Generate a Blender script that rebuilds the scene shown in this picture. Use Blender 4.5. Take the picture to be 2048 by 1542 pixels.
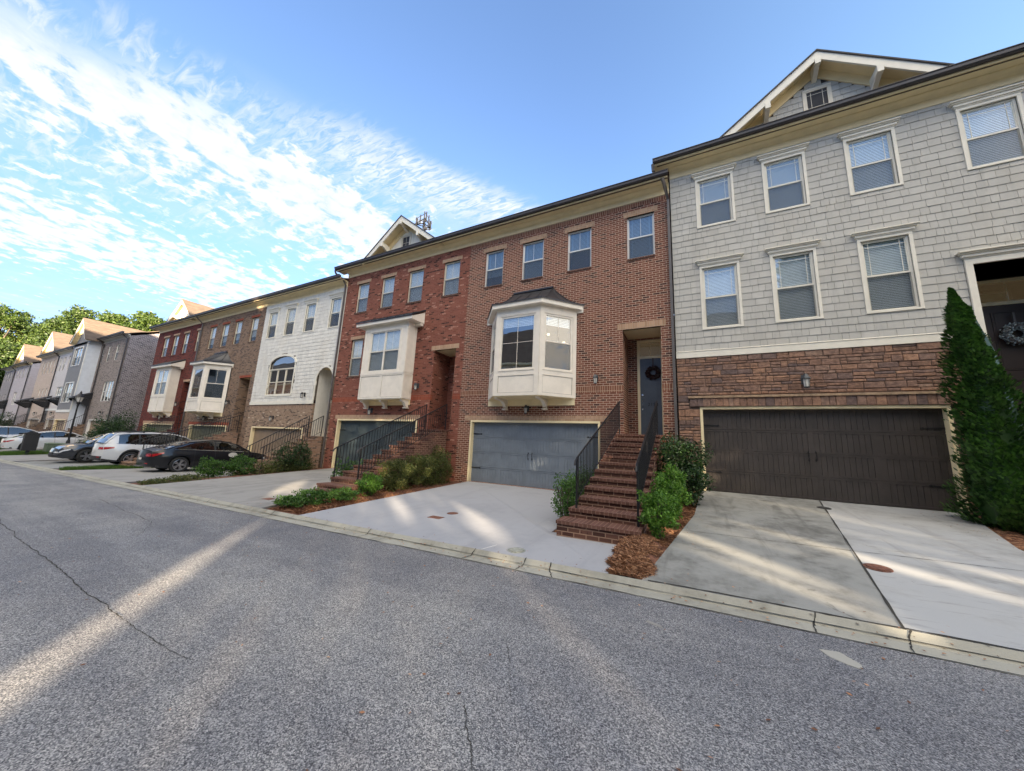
import bpy, bmesh, math, random
from mathutils import Vector, Matrix
R = math.radians
EXPO = 2.85
SKY_S = .12
SKY_TINT = (1.27, .94, .88)
CLOUD = 1.35
WARM = 5.2
random.seed(7)
for o in list(bpy.data.objects): bpy.data.objects.remove(o)
scene = bpy.context.scene
col = scene.collection

# ------------------------------------------------------------------ camera
yaw, pitch, roll = R(27.3557), R(9.9335), R(2.6589)
fwd = Vector((-math.sin(yaw)*math.cos(pitch), math.cos(yaw)*math.cos(pitch), math.sin(pitch)))
rt = Vector((math.cos(yaw), math.sin(yaw), 0)); up = rt.cross(fwd)
r2 = rt*math.cos(roll) + up*math.sin(roll); u2 = up*math.cos(roll) - rt*math.sin(roll)
cam = bpy.data.cameras.new('camera'); co = bpy.data.objects.new('camera', cam); col.objects.link(co)
cam.sensor_width = 36; cam.lens = 36*685.9/2048; cam.clip_end = 2000; cam.clip_start = .05
co.matrix_world = Matrix(((r2.x, u2.x, -fwd.x, 0), (r2.y, u2.y, -fwd.y, 0), (r2.z, u2.z, -fwd.z, 0), (0, 0, 0, 1)))
scene.camera = co

# ------------------------------------------------------------------ light
SUN_EL = R(8.0); sh = Vector((.76, -.65, 0)).normalized()
SUN = Vector((sh.x*math.cos(SUN_EL), sh.y*math.cos(SUN_EL), math.sin(SUN_EL)))
sl = bpy.data.lights.new('sun', 'SUN'); sl.energy = 5.0; sl.angle = R(.5); sl.color = (1, .80, .56)
so = bpy.data.objects.new('sun', sl); col.objects.link(so)
so.rotation_euler = SUN.to_track_quat('Z', 'Y').to_euler(); so.location = (0, 0, 40)
scene.view_settings.view_transform = 'Standard'; scene.view_settings.look = 'None'
scene.view_settings.exposure = EXPO; scene.view_settings.gamma = 1

# ------------------------------------------------------------------ node helpers
class NT:
    def __init__(s, tree): s.t = tree; s.n = tree.nodes; s.l = tree.links
    def new(s, typ, ins=None, **kw):
        nd = s.n.new(typ)
        for k, v in kw.items(): setattr(nd, k, v)
        for k, v in (ins or {}).items():
            if isinstance(v, bpy.types.NodeSocket): s.l.new(v, nd.inputs[k])
            else: nd.inputs[k].default_value = v
        return nd
    def m(s, op, a, b=0.0, c=0.0, clamp=False):
        nd = s.n.new('ShaderNodeMath'); nd.operation = op; nd.use_clamp = clamp
        for i, v in enumerate((a, b, c)):
            if isinstance(v, bpy.types.NodeSocket): s.l.new(v, nd.inputs[i])
            else: nd.inputs[i].default_value = v
        return nd.outputs[0]
    def mix(s, f, a, b, blend='MIX'):
        nd = s.n.new('ShaderNodeMix'); nd.data_type = 'RGBA'; nd.blend_type = blend
        for k, v in ((0, f), (6, a), (7, b)):
            if isinstance(v, bpy.types.NodeSocket): s.l.new(v, nd.inputs[k])
            else: nd.inputs[k].default_value = (v if k == 0 else (*v[:3], 1))
        return nd.outputs[2]
    def ramp(s, f, stops):
        nd = s.n.new('ShaderNodeValToRGB'); e = nd.color_ramp.elements
        while len(e) < len(stops): e.new(.5)
        for el, (p, c) in zip(e, stops):
            el.position = p; el.color = (c, c, c, 1) if not hasattr(c, '__len__') else (*c, 1)
        s.l.new(f, nd.inputs[0]); return nd.outputs[0]
    def smooth(s, x, a, b):
        nd = s.n.new('ShaderNodeMapRange'); nd.interpolation_type = 'SMOOTHSTEP'
        s.l.new(x, nd.inputs[0]); nd.inputs[1].default_value = a; nd.inputs[2].default_value = b
        return nd.outputs[0]
    def noise(s, vec, scale, detail=2, rough=.5, dist=0, out=0):
        nd = s.new('ShaderNodeTexNoise', {'Scale': scale, 'Detail': detail, 'Roughness': rough, 'Distortion': dist})
        if vec is not None: s.l.new(vec, nd.inputs['Vector'])
        return nd.outputs[out]

# ------------------------------------------------------------------ sky
w = bpy.data.worlds.new('World'); scene.world = w; w.use_nodes = True
T = NT(w.node_tree); w.node_tree.nodes.clear()
sky = T.new('ShaderNodeTexSky', sky_type='NISHITA', sun_disc=False, sun_elevation=SUN_EL, sun_rotation=math.atan2(sh.x, sh.y),
            altitude=0, air_density=.85, dust_density=.25, ozone_density=3.0)
tc = T.new('ShaderNodeTexCoord'); sx = T.new('ShaderNodeSeparateXYZ', {0: tc.outputs['Generated']})
zc = T.m('MAXIMUM', sx.outputs[2], .02)
u = T.m('DIVIDE', sx.outputs[0], zc); v = T.m('DIVIDE', sx.outputs[1], zc)
uv = T.new('ShaderNodeCombineXYZ', {0: u, 1: v}).outputs[0]
hor = T.m('SUBTRACT', 1.0, T.smooth(sx.outputs[2], .02, .62))
n_big = T.noise(uv, 2.6, 2, .5, .3)
n_puff = T.noise(uv, 11, 5, .60, .25)
rmap = T.new('ShaderNodeMapping', {0: uv, 'Rotation': (0, 0, R(-28)), 'Scale': (5, 20, 1)})
n_rip = T.noise(rmap.outputs[0], 1.5, 4, .6, .8)
smap = T.new('ShaderNodeMapping', {0: uv, 'Rotation': (0, 0, R(15)), 'Scale': (1.2, .35, 1)})
n_str = T.noise(smap.outputs[0], 2, 4, .6, .3)
up_ = T.m('SUBTRACT', u, T.m('MULTIPLY', v, .12))
s_ = T.m('SUBTRACT', T.m('MULTIPLY_ADD', v, .645, -1.24), u)      # distance left of the clear-sky edge
wob = T.m('MULTIPLY', T.m('SUBTRACT', n_big, .5), .35)
dens = T.ramp(T.m('DIVIDE', T.m('ADD', T.m('ADD', up_, wob), 5.0), 5.0),
      [(0, .30), (.22, .34), (.30, .54), (.40, .68), (.47, .62), (.535, .40), (.60, .44), (.665, .60), (.70, .76), (.73, .64), (.755, .40), (.80, .36)])
edge = T.smooth(T.m('ADD', s_, T.m('MULTIPLY', wob, .3)), -.02, .14)
puff = T.smooth(T.m('ADD', n_puff, T.m('MULTIPLY', T.m('SUBTRACT', dens, .5), .70)), .45, .60)
rip = T.m('MULTIPLY', T.smooth(n_rip, .38, .72), T.m('MULTIPLY', T.smooth(n_big, .28, .52), .75))
inband = T.m('MULTIPLY', edge, T.m('SUBTRACT', 1.0, T.smooth(s_, 1.0, 1.7)))
streak = T.m('MULTIPLY', T.smooth(n_str, .45, .75), .30)
fmap = T.new('ShaderNodeMapping', {0: uv, 'Rotation': (0, 0, R(-20)), 'Scale': (7, 26, 1)})
n_fine = T.noise(fmap.outputs[0], 1.6, 4, .62, 1.2)
line = T.m('MULTIPLY', T.m('MULTIPLY', T.smooth(T.m('ADD', s_, T.m('MULTIPLY', wob, .25)), .02, .14), T.m('SUBTRACT', 1.0, T.smooth(s_, .22, .52))), T.smooth(v, .25, .80))
line = T.m('MULTIPLY', line, T.smooth(n_fine, .34, .60))
cl = T.m('MAXIMUM', T.m('MULTIPLY', puff, T.smooth(T.m('ADD', s_, wob), .10, .42)), T.m('MULTIPLY', rip, inband))
cl = T.m('MAXIMUM', cl, T.m('MULTIPLY', streak, edge)); cl = T.m('MAXIMUM', cl, T.m('MULTIPLY', line, .9))
veil = T.m('MULTIPLY', T.m('MULTIPLY', hor, edge), .16)
cl = T.m('MAXIMUM', cl, veil, clamp=True)
cl = T.m('MULTIPLY', cl, .93)
skyc = T.mix(1.0, sky.outputs[0], SKY_TINT, 'MULTIPLY')
skyc = T.mix(T.smooth(sx.outputs[0], -.25, .55), T.mix(1.0, skyc, (.77, .83, .84), 'MULTIPLY'), T.mix(1.0, skyc, (1.22, 1.27, 1.12), 'MULTIPLY'))
skyc = T.mix(T.m('MULTIPLY', hor, .92), skyc, T.mix(1.0, skyc, (.42, .42, .52), 'MULTIPLY'))
shade = T.mix(T.smooth(n_puff, .35, .75), (CLOUD*.80, CLOUD*.86, CLOUD*.96), (CLOUD*1.05, CLOUD*1.04, CLOUD*1.02))
mixc = T.mix(cl, skyc, shade)
# warm cloud bank added behind the camera, out of view, to light the fronts
ny = T.m('MULTIPLY', sx.outputs[1], -1.0)
hi_ = T.m('MULTIPLY', T.smooth(sx.outputs[2], .58, .74), T.smooth(ny, .0, .3))
ri_ = T.m('MULTIPLY', T.smooth(sx.outputs[0], .38, .62), T.m('MULTIPLY', T.smooth(ny, .05, .3), T.smooth(sx.outputs[2], .12, .28)))
bank = T.m('MULTIPLY', T.m('MAXIMUM', hi_, ri_), T.smooth(T.m('ADD', n_puff, T.m('MULTIPLY', n_big, .6)), .58, .74), clamp=True)
mixc = T.mix(T.m('MULTIPLY', bank, .9), mixc, (WARM, WARM*.88, WARM*.70))
bg = T.new('ShaderNodeBackground', {0: mixc, 1: SKY_S}); wo = T.new('ShaderNodeOutputWorld', {0: bg.outputs[0]})

# ------------------------------------------------------------------ materials
MATS = {}
def base(name):
    m = bpy.data.materials.new(name); m.use_nodes = True; t = NT(m.node_tree); m.node_tree.nodes.clear()
    t.pos = t.new('ShaderNodeNewGeometry'); t.P = t.pos.outputs['Position']
    t.bs = t.new('ShaderNodeBsdfPrincipled'); t.out = t.new('ShaderNodeOutputMaterial', {0: t.bs.outputs[0]})
    MATS[name] = m; return m, t
def setc(t, c):
    if isinstance(c, bpy.types.NodeSocket): t.l.new(c, t.bs.inputs['Base Color'])
    else: t.bs.inputs['Base Color'].default_value = (*c, 1)
def bump(t, h, strength=.3, dist=.01):
    b = t.new('ShaderNodeBump', {'Height': h, 'Strength': strength, 'Distance': dist}); t.l.new(b.outputs[0], t.bs.inputs['Normal'])
def paint(name, c, rough=.5, metal=0, var=.1, vs=3.0, island=0, bmp=0, bs=60, coat=0, spec=.5, drip=0):
    m, t = base(name)
    n = t.noise(t.P, vs, 4, .6)
    lo = tuple(x*(1-var) for x in c); hi = tuple(min(1, x*(1+var)) for x in c)
    cc = t.mix(t.smooth(n, .3, .7), lo, hi)
    if island:
        f = t.m('MULTIPLY_ADD', t.pos.outputs['Random Per Island'], 2*island, 1-island)
        cc = t.mix(1.0, cc, t.new('ShaderNodeCombineXYZ', {0: f, 1: f, 2: f}).outputs[0], 'MULTIPLY')
    if drip:
        dm = t.new('ShaderNodeMapping', {0: t.P, 'Scale': (7, 7, .55)}); dn = t.noise(dm.outputs[0], 1.0, 4, .65)
        cc = t.mix(t.m('MULTIPLY', t.smooth(dn, .50, .70), drip), cc, tuple(x*.62 for x in c)); bn = t.noise(t.P, .9, 3)
        cc = t.mix(t.m('MULTIPLY', t.smooth(bn, .50, .66), drip*.5), cc, (c[0]*.88, c[1]*.80, c[2]*.68))
    setc(t, cc); t.bs.inputs['Roughness'].default_value = rough; t.bs.inputs['Metallic'].default_value = metal
    t.bs.inputs['Specular IOR Level'].default_value = spec
    if coat: t.bs.inputs['Coat Weight'].default_value = coat; t.bs.inputs['Coat Roughness'].default_value = .03
    if bmp: bump(t, t.noise(t.P, bs, 3), bmp, .01)
    return m
def wall_uv(t):
    n = t.new('ShaderNodeSeparateXYZ', {0: t.pos.outputs['True Normal']}); p = t.new('ShaderNodeSeparateXYZ', {0: t.P})
    ax = t.m('GREATER_THAN', t.m('ABSOLUTE', n.outputs[0]), .6); az = t.m('GREATER_THAN', t.m('ABSOLUTE', n.outputs[2]), .6)
    uu = t.m('ADD', t.m('MULTIPLY', p.outputs[0], t.m('SUBTRACT', 1.0, ax)), t.m('MULTIPLY', p.outputs[1], ax))
    vv = t.m('ADD', t.m('MULTIPLY', p.outputs[2], t.m('SUBTRACT', 1.0, az)), t.m('MULTIPLY', p.outputs[1], az))
    return uu, vv
def brick(name, c1, c2, mortar, dark=None, mix_amt=.5, soldier=False, bw=.215, rh=.0755, blot=.25, msize=.0085, light=None):
    m, t = base(name); uu, vv = wall_uv(t)
    vec = t.new('ShaderNodeCombineXYZ', {0: vv if soldier else uu, 1: uu if soldier else vv}).outputs[0]
    wv = t.new('ShaderNodeTexNoise', {0: t.P, 'Scale': 9.0}); 
    b = t.new('ShaderNodeTexBrick', {'Vector': vec, 'Color1': (0, 0, 0, 1), 'Color2': (1, 1, 1, 1), 'Mortar': (.5, .5, .5, 1), 'Scale': 1.0,
              'Mortar Size': msize, 'Mortar Smooth': .15, 'Bias': 0.0, 'Brick Width': bw, 'Row Height': rh}, offset=0.0 if soldier else .5)
    g = t.new('ShaderNodeSeparateColor', {0: b.outputs['Color']}).outputs[0]
    f = t.m('ADD', g, t.m('MULTIPLY', t.m('SUBTRACT', t.noise(t.P, 1.2, 3), .5), blot*2))
    f = t.m('ADD', f, t.m('MULTIPLY', t.m('SUBTRACT', t.noise(t.P, 60, 2), .5), .5), clamp=True)
    cc = t.mix(f, c1, c2)
    if dark:
        cc = t.mix(t.smooth(t.m('ADD', g, t.m('MULTIPLY', t.noise(t.P, 14, 2), .35)), 1.08-mix_amt*.3, 1.16-mix_amt*.3), cc, dark)
    if light:
        cc = t.mix(t.m('SUBTRACT', 1.0, t.smooth(t.m('ADD', g, t.m('MULTIPLY', t.noise(t.P, 17, 2), .35)), .20, .28)), cc, light)
    mo = t.mix(t.noise(t.P, 30, 3), tuple(x*.8 for x in mortar), tuple(x*1.15 for x in mortar))
    cc = t.mix(b.outputs['Fac'], cc, mo)
    setc(t, cc); t.bs.inputs['Roughness'].default_value = .88; t.bs.inputs['Specular IOR Level'].default_value = .25
    h = t.m('SUBTRACT', t.m('MULTIPLY', t.noise(t.P, 90, 2), .25), b.outputs['Fac']); bump(t, h, .7, .008)
    return m

# palette -----------------------------------------------------------------
cream = paint('cream_paint', (.84, .71, .44), .55, var=.05, bmp=.05)
cream2 = paint('white_trim_paint', (.80, .76, .65), .5, var=.05, bmp=.05)
bay_p = paint('bay_paint', (.80, .74, .64), .55, var=.05, bmp=.06)
gutter_m = paint('bronze_gutter', (.045, .038, .038), .42, var=.15, spec=.5)
spout_m = paint('downspout_paint', (.11, .10, .095), .45, var=.15)
shake_g = paint('grey_shake', (.485, .475, .435), .75, var=.04, vs=3, island=.05, bmp=.12, bs=35, drip=.28)
shake_w = paint('white_shake', (.72, .70, .64), .72, var=.05, vs=4, island=.06, bmp=.12, bs=35, drip=.3)
gap_m = paint('shake_gap', (.05, .045, .04), .9)
gapw_m = paint('white_shake_gap', (.10, .08, .06), .9)
win_fr = paint('window_vinyl', (.68, .62, .50), .4, var=.05)
win_frw = paint('window_vinyl_white', (.74, .73, .70), .4, var=.05)
blind_m = paint('blind_slat', (.88, .90, .92), .55, var=.03)
blind_sky = paint('sky_tint_blind_slat', (.20, .28, .37), .55, var=.03)  # slats coloured dark blue to stand for sky reflected over a dim room
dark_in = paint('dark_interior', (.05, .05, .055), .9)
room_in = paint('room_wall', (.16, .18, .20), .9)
iron = paint('black_iron', (.012, .012, .014), .45, spec=.4)
metal_roof = paint('dark_metal_roof', (.045, .047, .055), .38, metal=.35, var=.2)
shingle = None
conc_new = None
gd_blue = paint('slate_blue_paint', (.17, .20, .235), .65, drip=.10, var=.08, bmp=.12, bs=25)
gd_brown = paint('dark_brown_paint', (.054, .045, .041), .5, drip=.4, var=.14, bmp=.15, bs=25)
gd_teal = paint('dark_slate_paint', (.05, .068, .075), .5, var=.1, bmp=.1)
gd_tan = paint('tan_door_paint', (.30, .22, .15), .55, var=.1)
gd_green = paint('olive_door_paint', (.16, .16, .10), .55, var=.1)
door_blue = paint('front_door_blue', (.095, .115, .14), .42, var=.08)
door_br = paint('front_door_brown', (.05, .035, .03), .45, var=.1)
br_brown = brick('brown_brick', (.155, .058, .038), (.25, .10, .066), (.55, .40, .30), dark=(.075, .035, .028), mix_amt=.4, blot=.15)
br_brown_s = brick('brown_brick_soldier', (.17, .068, .042), (.26, .11, .068), (.48, .35, .25), soldier=True)
br_red = brick('red_brick', (.185, .062, .043), (.285, .105, .072), (.25, .115, .08), dark=(.065, .028, .022), mix_amt=.25, light=(.42, .21, .155), blot=.22)
br_red_s = brick('red_brick_soldier', (.25, .055, .03), (.33, .085, .045), (.28, .12, .08), soldier=True)
br_lt = brick('tan_brick_lintel', (.38, .23, .14), (.52, .34, .22), (.45, .34, .25), soldier=True, bw=.2, blot=.3)
br_step = brick('step_brick', (.08, .040, .030), (.138, .068, .052), (.28, .18, .13), dark=(.06, .028, .022), mix_amt=.4, blot=.3)
br_step_s = brick('step_tread_brick', (.095, .046, .036), (.148, .074, .058), (.20, .12, .09), bw=.0755, rh=.6, blot=.4)
br_tan = brick('tan_brick', (.25, .16, .105), (.40, .28, .19), (.34, .27, .21), dark=(.12, .08, .06), mix_amt=.6, light=(.55, .43, .32), blot=.3)
br_tanstep = brick('tan_step_brick', (.26, .15, .095), (.38, .24, .16), (.32, .25, .2), dark=(.12, .08, .06), blot=.3)
br_tan2 = brick('brown_tan_brick', (.17, .105, .07), (.30, .20, .14), (.26, .20, .15), dark=(.09, .06, .05), mix_amt=.6, blot=.3)
br_dred = brick('dark_red_brick', (.12, .028, .022), (.18, .045, .033), (.14, .055, .045), dark=(.05, .02, .02), blot=.25)
br_grey = brick('grey_brown_brick', (.22, .18, .16), (.33, .28, .25), (.36, .32, .30), dark=(.12, .10, .09), blot=.25)
br_grey2 = brick('grey_side_brick', (.10, .092, .10), (.24, .22, .23), (.50, .45, .46), dark=(.05, .05, .06), blot=.1, msize=.013, bw=.24, rh=.1)
br_white = brick('painted_white_brick', (.60, .57, .57), (.68, .65, .65), (.55, .52, .52), blot=.2)
br_pink = brick('pale_tan_brick', (.50, .40, .33), (.60, .49, .42), (.52, .44, .38), blot=.2)
br_lil = brick('pale_lilac_brick', (.46, .42, .44), (.54, .50, .52), (.47, .43, .45), blot=.2)
br_dgrey = brick('mid_grey_brick', (.27, .25, .26), (.35, .33, .34), (.30, .28, .29), blot=.2)
sid_grey = paint('charcoal_siding', (.20, .20, .21), .7, var=.05)
sid_blue = paint('pale_siding', (.62, .66, .72), .7, var=.05)
stone = None
def m_stone():
    m, t = base('ledge_stone'); r = t.pos.outputs['Random Per Island']
    c = t.ramp(r, [(0, (.22, .135, .10)), (.16, (.27, .165, .12)), (.3, (.34, .205, .14)), (.45, (.23, .155, .13)), (.55, (.155, .115, .11)),
                   (.68, (.28, .18, .14)), (.8, (.38, .23, .155)), (.9, (.25, .16, .125)), (1.0, (.34, .235, .18))])
    for e in c.node.color_ramp.elements: pass
    n = t.noise(t.P, 11, 5, .65); n2 = t.noise(t.P, 50, 3, .6)
    c = t.mix(t.smooth(n, .3, .75), t.mix(1, c, (.62, .58, .56), 'MULTIPLY'), t.mix(1, c, (1.25, 1.18, 1.1), 'MULTIPLY'))
    setc(t, c); t.bs.inputs['Roughness'].default_value = .9
    bump(t, t.m('ADD', n, t.m('MULTIPLY', n2, .4)), .8, .025); return m
stone = m_stone()
stone_back = paint('stone_mortar', (.13, .09, .07), .95)
def m_shingle(name, a, b):
    m, t = base(name); uu, vv = wall_uv(t)
    p = t.new('ShaderNodeSeparateXYZ', {0: t.P})
    vec = t.new('ShaderNodeCombineXYZ', {0: p.outputs[1], 1: t.m('MULTIPLY', p.outputs[2], 1.3)}).outputs[0]
    k = t.new('ShaderNodeTexBrick', {'Vector': vec, 'Color1': (0, 0, 0, 1), 'Color2': (1, 1, 1, 1), 'Mortar': (.2, .2, .2, 1), 'Scale': 1.0, 'Mortar Size': .008,
              'Brick Width': .33, 'Row Height': .14})
    f = t.m('ADD', t.m('MULTIPLY', t.new('ShaderNodeSeparateColor', {0: k.outputs['Color']}).outputs[0], .55), t.m('MULTIPLY', t.noise(t.P, 5, 4, .7), .5), clamp=True)
    setc(t, t.mix(f, a, b)); t.bs.inputs['Roughness'].default_value = .95; return m
shingle = m_shingle('brown_shingle', (.075, .055, .042), (.15, .11, .08))
shingle_d = m_shingle('dark_shingle', (.05, .045, .045), (.10, .09, .085))
def m_asphalt():
    m, t = base('asphalt')
    v1 = t.new('ShaderNodeTexVoronoi', {'Vector': t.P, 'Scale': 150.0, 'Randomness': 1.0}); r = t.new('ShaderNodeSeparateColor', {0: v1.outputs['Color']}).outputs[0]
    v2 = t.noise(t.P, 80, 3, .7); v3 = t.noise(t.P, 1.1, 4, .6); v4 = t.noise(t.P, .25, 3)
    f = t.m('ADD', t.m('MULTIPLY', r, .62), t.m('MULTIPLY', v2, .7))
    c = t.ramp(t.m('SUBTRACT', f, .15, clamp=True), [(.10, (.030, .031, .037)), (.34, (.105, .108, .118)), (.60, (.24, .243, .252)), (.90, (.52, .51, .50))])
    c = t.mix(t.smooth(v3, .25, .75), t.mix(1, c, (.80, .81, .84), 'MULTIPLY'), t.mix(1, c, (1.10, 1.09, 1.06), 'MULTIPLY'))
    c = t.mix(t.smooth(v4, .35, .65), t.mix(1, c, (.86, .87, .90), 'MULTIPLY'), t.mix(1, c, (1.14, 1.12, 1.08), 'MULTIPLY'))
    mp = t.new('ShaderNodeMapping', {0: t.P, 'Scale': (.10, 1.5, 1)}); v5 = t.noise(mp.outputs[0], 1.0, 3, .6, .3)
    c = t.mix(t.smooth(v5, .38, .66), t.mix(1, c, (.87, .87, .885), 'MULTIPLY'), t.mix(1, c, (1.08, 1.08, 1.07), 'MULTIPLY'))
    v6 = t.noise(t.P, 2.6, 5, .7, .6); c = t.mix(t.m('MULTIPLY', t.smooth(v6, .60, .72), .35), c, (.07, .068, .07))
    setc(t, c); t.bs.inputs['Roughness'].default_value = .8; t.bs.inputs['Specular IOR Level'].default_value = .35
    bump(t, t.m('ADD', r, v2), .55, .006); return m
asphalt = m_asphalt()
def m_conc(name, c, stain, amt, sp=.12, streak=False):
    m, t = base(name)
    n1 = t.noise(t.P, .8, 5, .65, .4); n2 = t.noise(t.P, 5, 5, .7); n3 = t.noise(t.P, 140, 2)
    mp = t.new('ShaderNodeMapping', {0: t.P, 'Scale': (1.2, 7, 1)}); n4 = t.noise(mp.outputs[0], 1.5, 4, .7, .5)
    f = t.m('ADD', t.m('MULTIPLY', n1, .7), t.m('MULTIPLY', n2, .3))
    cc = t.mix(t.m('MULTIPLY', t.smooth(f, .45, .68), amt), c, stain)
    if streak: cc = t.mix(t.m('MULTIPLY', t.smooth(n4, .55, .75), .55), cc, tuple(x*.5 for x in stain))
    mp2 = t.new('ShaderNodeMapping', {0: t.P, 'Scale': (3.2, .28, 1)}); n5 = t.noise(mp2.outputs[0], 1.0, 4, .65, .4)
    cc = t.mix(t.m('MULTIPLY', t.smooth(n5, .52, .72), .45 if amt > .75 else .22), cc, tuple(x*.8 for x in stain))
    n6 = t.noise(t.P, 3.1, 4, .7, .8); cc = t.mix(t.m('MULTIPLY', t.smooth(n6, .66, .74), .5 if amt > .75 else .18), cc, tuple(x*.6 for x in stain))
    g = t.m('MULTIPLY_ADD', n3, sp*2, 1-sp); cc = t.mix(1, cc, t.new('ShaderNodeCombineXYZ', {0: g, 1: g, 2: g}).outputs[0], 'MULTIPLY')
    setc(t, cc); t.bs.inputs['Roughness'].default_value = .85; t.bs.inputs['Specular IOR Level'].default_value = .3
    bump(t, t.m('ADD', n3, n2), .2, .004); return m
conc_new = m_conc('new_concrete', (.335, .345, .37), (.28, .29, .31), .7, .05)
conc_old = m_conc('weathered_concrete', (.27, .275, .262), (.095, .095, .088), .85, .14)
conc_oldr = m_conc('streaked_concrete', (.38, .39, .395), (.25, .25, .24), .8, .08, True)
conc_mid = m_conc('grey_concrete', (.29, .285, .272), (.19, .185, .175), .8, .1)
conc_curb = m_conc('curb_concrete', (.34, .335, .29), (.20, .195, .165), .8, .16)
joint_m = paint('joint_dark', (.03, .029, .026), .95)
patch_m = m_conc('patch_concrete', (.36, .355, .32), (.26, .25, .22), .6, .1)
rust = paint('rusty_cover', (.14, .06, .04), .8, var=.4, vs=20, bmp=.5)
mossy = paint('mossy_cover', (.24, .255, .23), .85, var=.3, vs=20, bmp=.5)
def m_straw():
    m, t = base('pine_straw'); r = t.pos.outputs['Random Per Island']
    setc(t, t.ramp(r, [(0, (.08, .035, .02)), (.4, (.22, .10, .05)), (.75, (.36, .18, .09)), (1, (.50, .30, .17))])); t.bs.inputs['Roughness'].default_value = .8; return m
straw = m_straw()
mulch = paint('mulch_soil', (.14, .06, .035), .95, var=.5, vs=14, bmp=1, bs=40)
soil = paint('soil_ground', (.09, .10, .05), .95, var=.4, vs=4)
def m_leaf(name, a, b, c, trans=.25, rough=.5):
    m, t = base(name); r = t.pos.outputs['Random Per Island']; n = t.noise(t.P, 1.3, 3)
    cc = t.ramp(t.m('ADD', t.m('MULTIPLY', r, .75), t.m('MULTIPLY', n, .35)), [(.1, a), (.5, b), (.95, c)])
    setc(t, cc); t.bs.inputs['Roughness'].default_value = rough; t.bs.inputs['Specular IOR Level'].default_value = .4
    if trans:
        tr = t.new('ShaderNodeBsdfTranslucent', {0: t.mix(1, cc, (1.3, 1.4, .8), 'MULTIPLY')})
        mx = t.new('ShaderNodeMixShader', {0: trans, 1: t.bs.outputs[0], 2: tr.outputs[0]}); t.l.new(mx.outputs[0], t.out.inputs[0])
    return m
shade_line_m = paint('panel_shade_line', (.27, .255, .21), .8)  # darker strips painted in as shadow lines along the bay panel edges
lf_box = m_leaf('boxwood_leaf', (.018, .05, .008), (.045, .115, .018), (.10, .20, .035))
lf_bright = m_leaf('bright_leaf', (.03, .09, .008), (.075, .18, .02), (.15, .30, .04))
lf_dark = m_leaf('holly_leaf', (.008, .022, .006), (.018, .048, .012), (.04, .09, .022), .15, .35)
lf_olive = m_leaf('olive_leaf', (.025, .04, .010), (.065, .09, .022), (.15, .15, .045))
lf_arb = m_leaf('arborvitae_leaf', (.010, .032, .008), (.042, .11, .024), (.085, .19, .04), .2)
lf_tree = m_leaf('tree_leaf', (.016, .032, .008), (.045, .08, .015), (.09, .135, .025), .35)
lf_tree2 = m_leaf('dark_tree_leaf', (.015, .032, .008), (.035, .065, .014), (.08, .12, .025), .3)
lf_tree3 = m_leaf('pale_tree_leaf', (.035, .055, .014), (.08, .12, .025), (.16, .20, .04), .35)
grass_m = m_leaf('grass_blade', (.03, .07, .01), (.06, .13, .02), (.12, .20, .04), .3)
bark = paint('bark', (.09, .07, .055), .95, var=.4, vs=8, bmp=.8)
wr_red = paint('dark_red_wreath', (.035, .008, .008), .8, island=.5)
wr_grey = paint('grey_blue_wreath', (.30, .36, .37), .8, island=.45)
chrome = paint('polished_metal', (.6, .6, .6), .15, metal=1, var=.03)
bluebox = paint('slate_lantern', (.045, .055, .065), .4)
def m_glass(name, ior=2.2, tint=(.85, .92, .95), rough=.0):
    m, t = base(name); n = t.n; n.remove(t.bs)
    tr = t.new('ShaderNodeBsdfTransparent', {0: (*tint, 1)}); gl = t.new('ShaderNodeBsdfGlossy', {'Color': (1, 1, 1, 1), 'Roughness': rough})
    bm_ = t.new('ShaderNodeBump', {'Height': t.noise(t.P, 1.1, 1), 'Strength': .12, 'Distance': .03}); t.l.new(bm_.outputs[0], gl.inputs['Normal'])
    dt = t.new('ShaderNodeVectorMath', {0: t.pos.outputs['Normal'], 1: t.pos.outputs['Incoming']}, operation='DOT_PRODUCT').outputs['Value']
    f0 = ((ior-1)/(ior+1))**2; fr = t.m('MULTIPLY_ADD', t.m('POWER', t.m('SUBTRACT', 1.0, t.m('ABSOLUTE', dt), clamp=True), 5.0), 1-f0, f0)
    mx = t.new('ShaderNodeMixShader', {0: fr, 1: tr.outputs[0], 2: gl.outputs[0]})
    t.l.new(mx.outputs[0], t.out.inputs[0]); return m
glass = m_glass('window_glass', 2.3)
glass_r = m_glass('mirror_like_glass', 3.4)
car_glass = m_glass('car_glass', 1.9, (.16, .18, .20))
def m_screen():
    m, t = base('insect_screen_mesh'); tr = t.new('ShaderNodeBsdfTransparent', {0: (1, 1, 1, 1)}); t.bs.inputs['Base Color'].default_value = (.05, .055, .06, 1); t.bs.inputs['Roughness'].default_value = .6
    mx = t.new('ShaderNodeMixShader', {0: .40, 1: tr.outputs[0], 2: t.bs.outputs[0]}); t.l.new(mx.outputs[0], t.out.inputs[0]); return m
screen = m_screen()
def m_emit(name, c, s):
    m, t = base(name); t.bs.inputs['Base Color'].default_value = (*c, 1); t.bs.inputs['Emission Color'].default_value = (*c, 1); t.bs.inputs['Emission Strength'].default_value = s; return m
bulb = m_emit('warm_bulb', (1, .72, .42), .35)
red_glass = paint('tail_light', (.35, .01, .015), .12, coat=1)
lamp_glass = paint('lamp_glass', (.62, .60, .55), .2)
head_glass = paint('head_lamp', (.55, .56, .58), .1, coat=1)
tyre_m = paint('tyre_rubber', (.014, .014, .014), .75)
rim_m = paint('alloy_rim', (.50, .50, .52), .28, metal=.9)
rim_d = paint('dark_alloy', (.05, .05, .055), .3, metal=.6)
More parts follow.
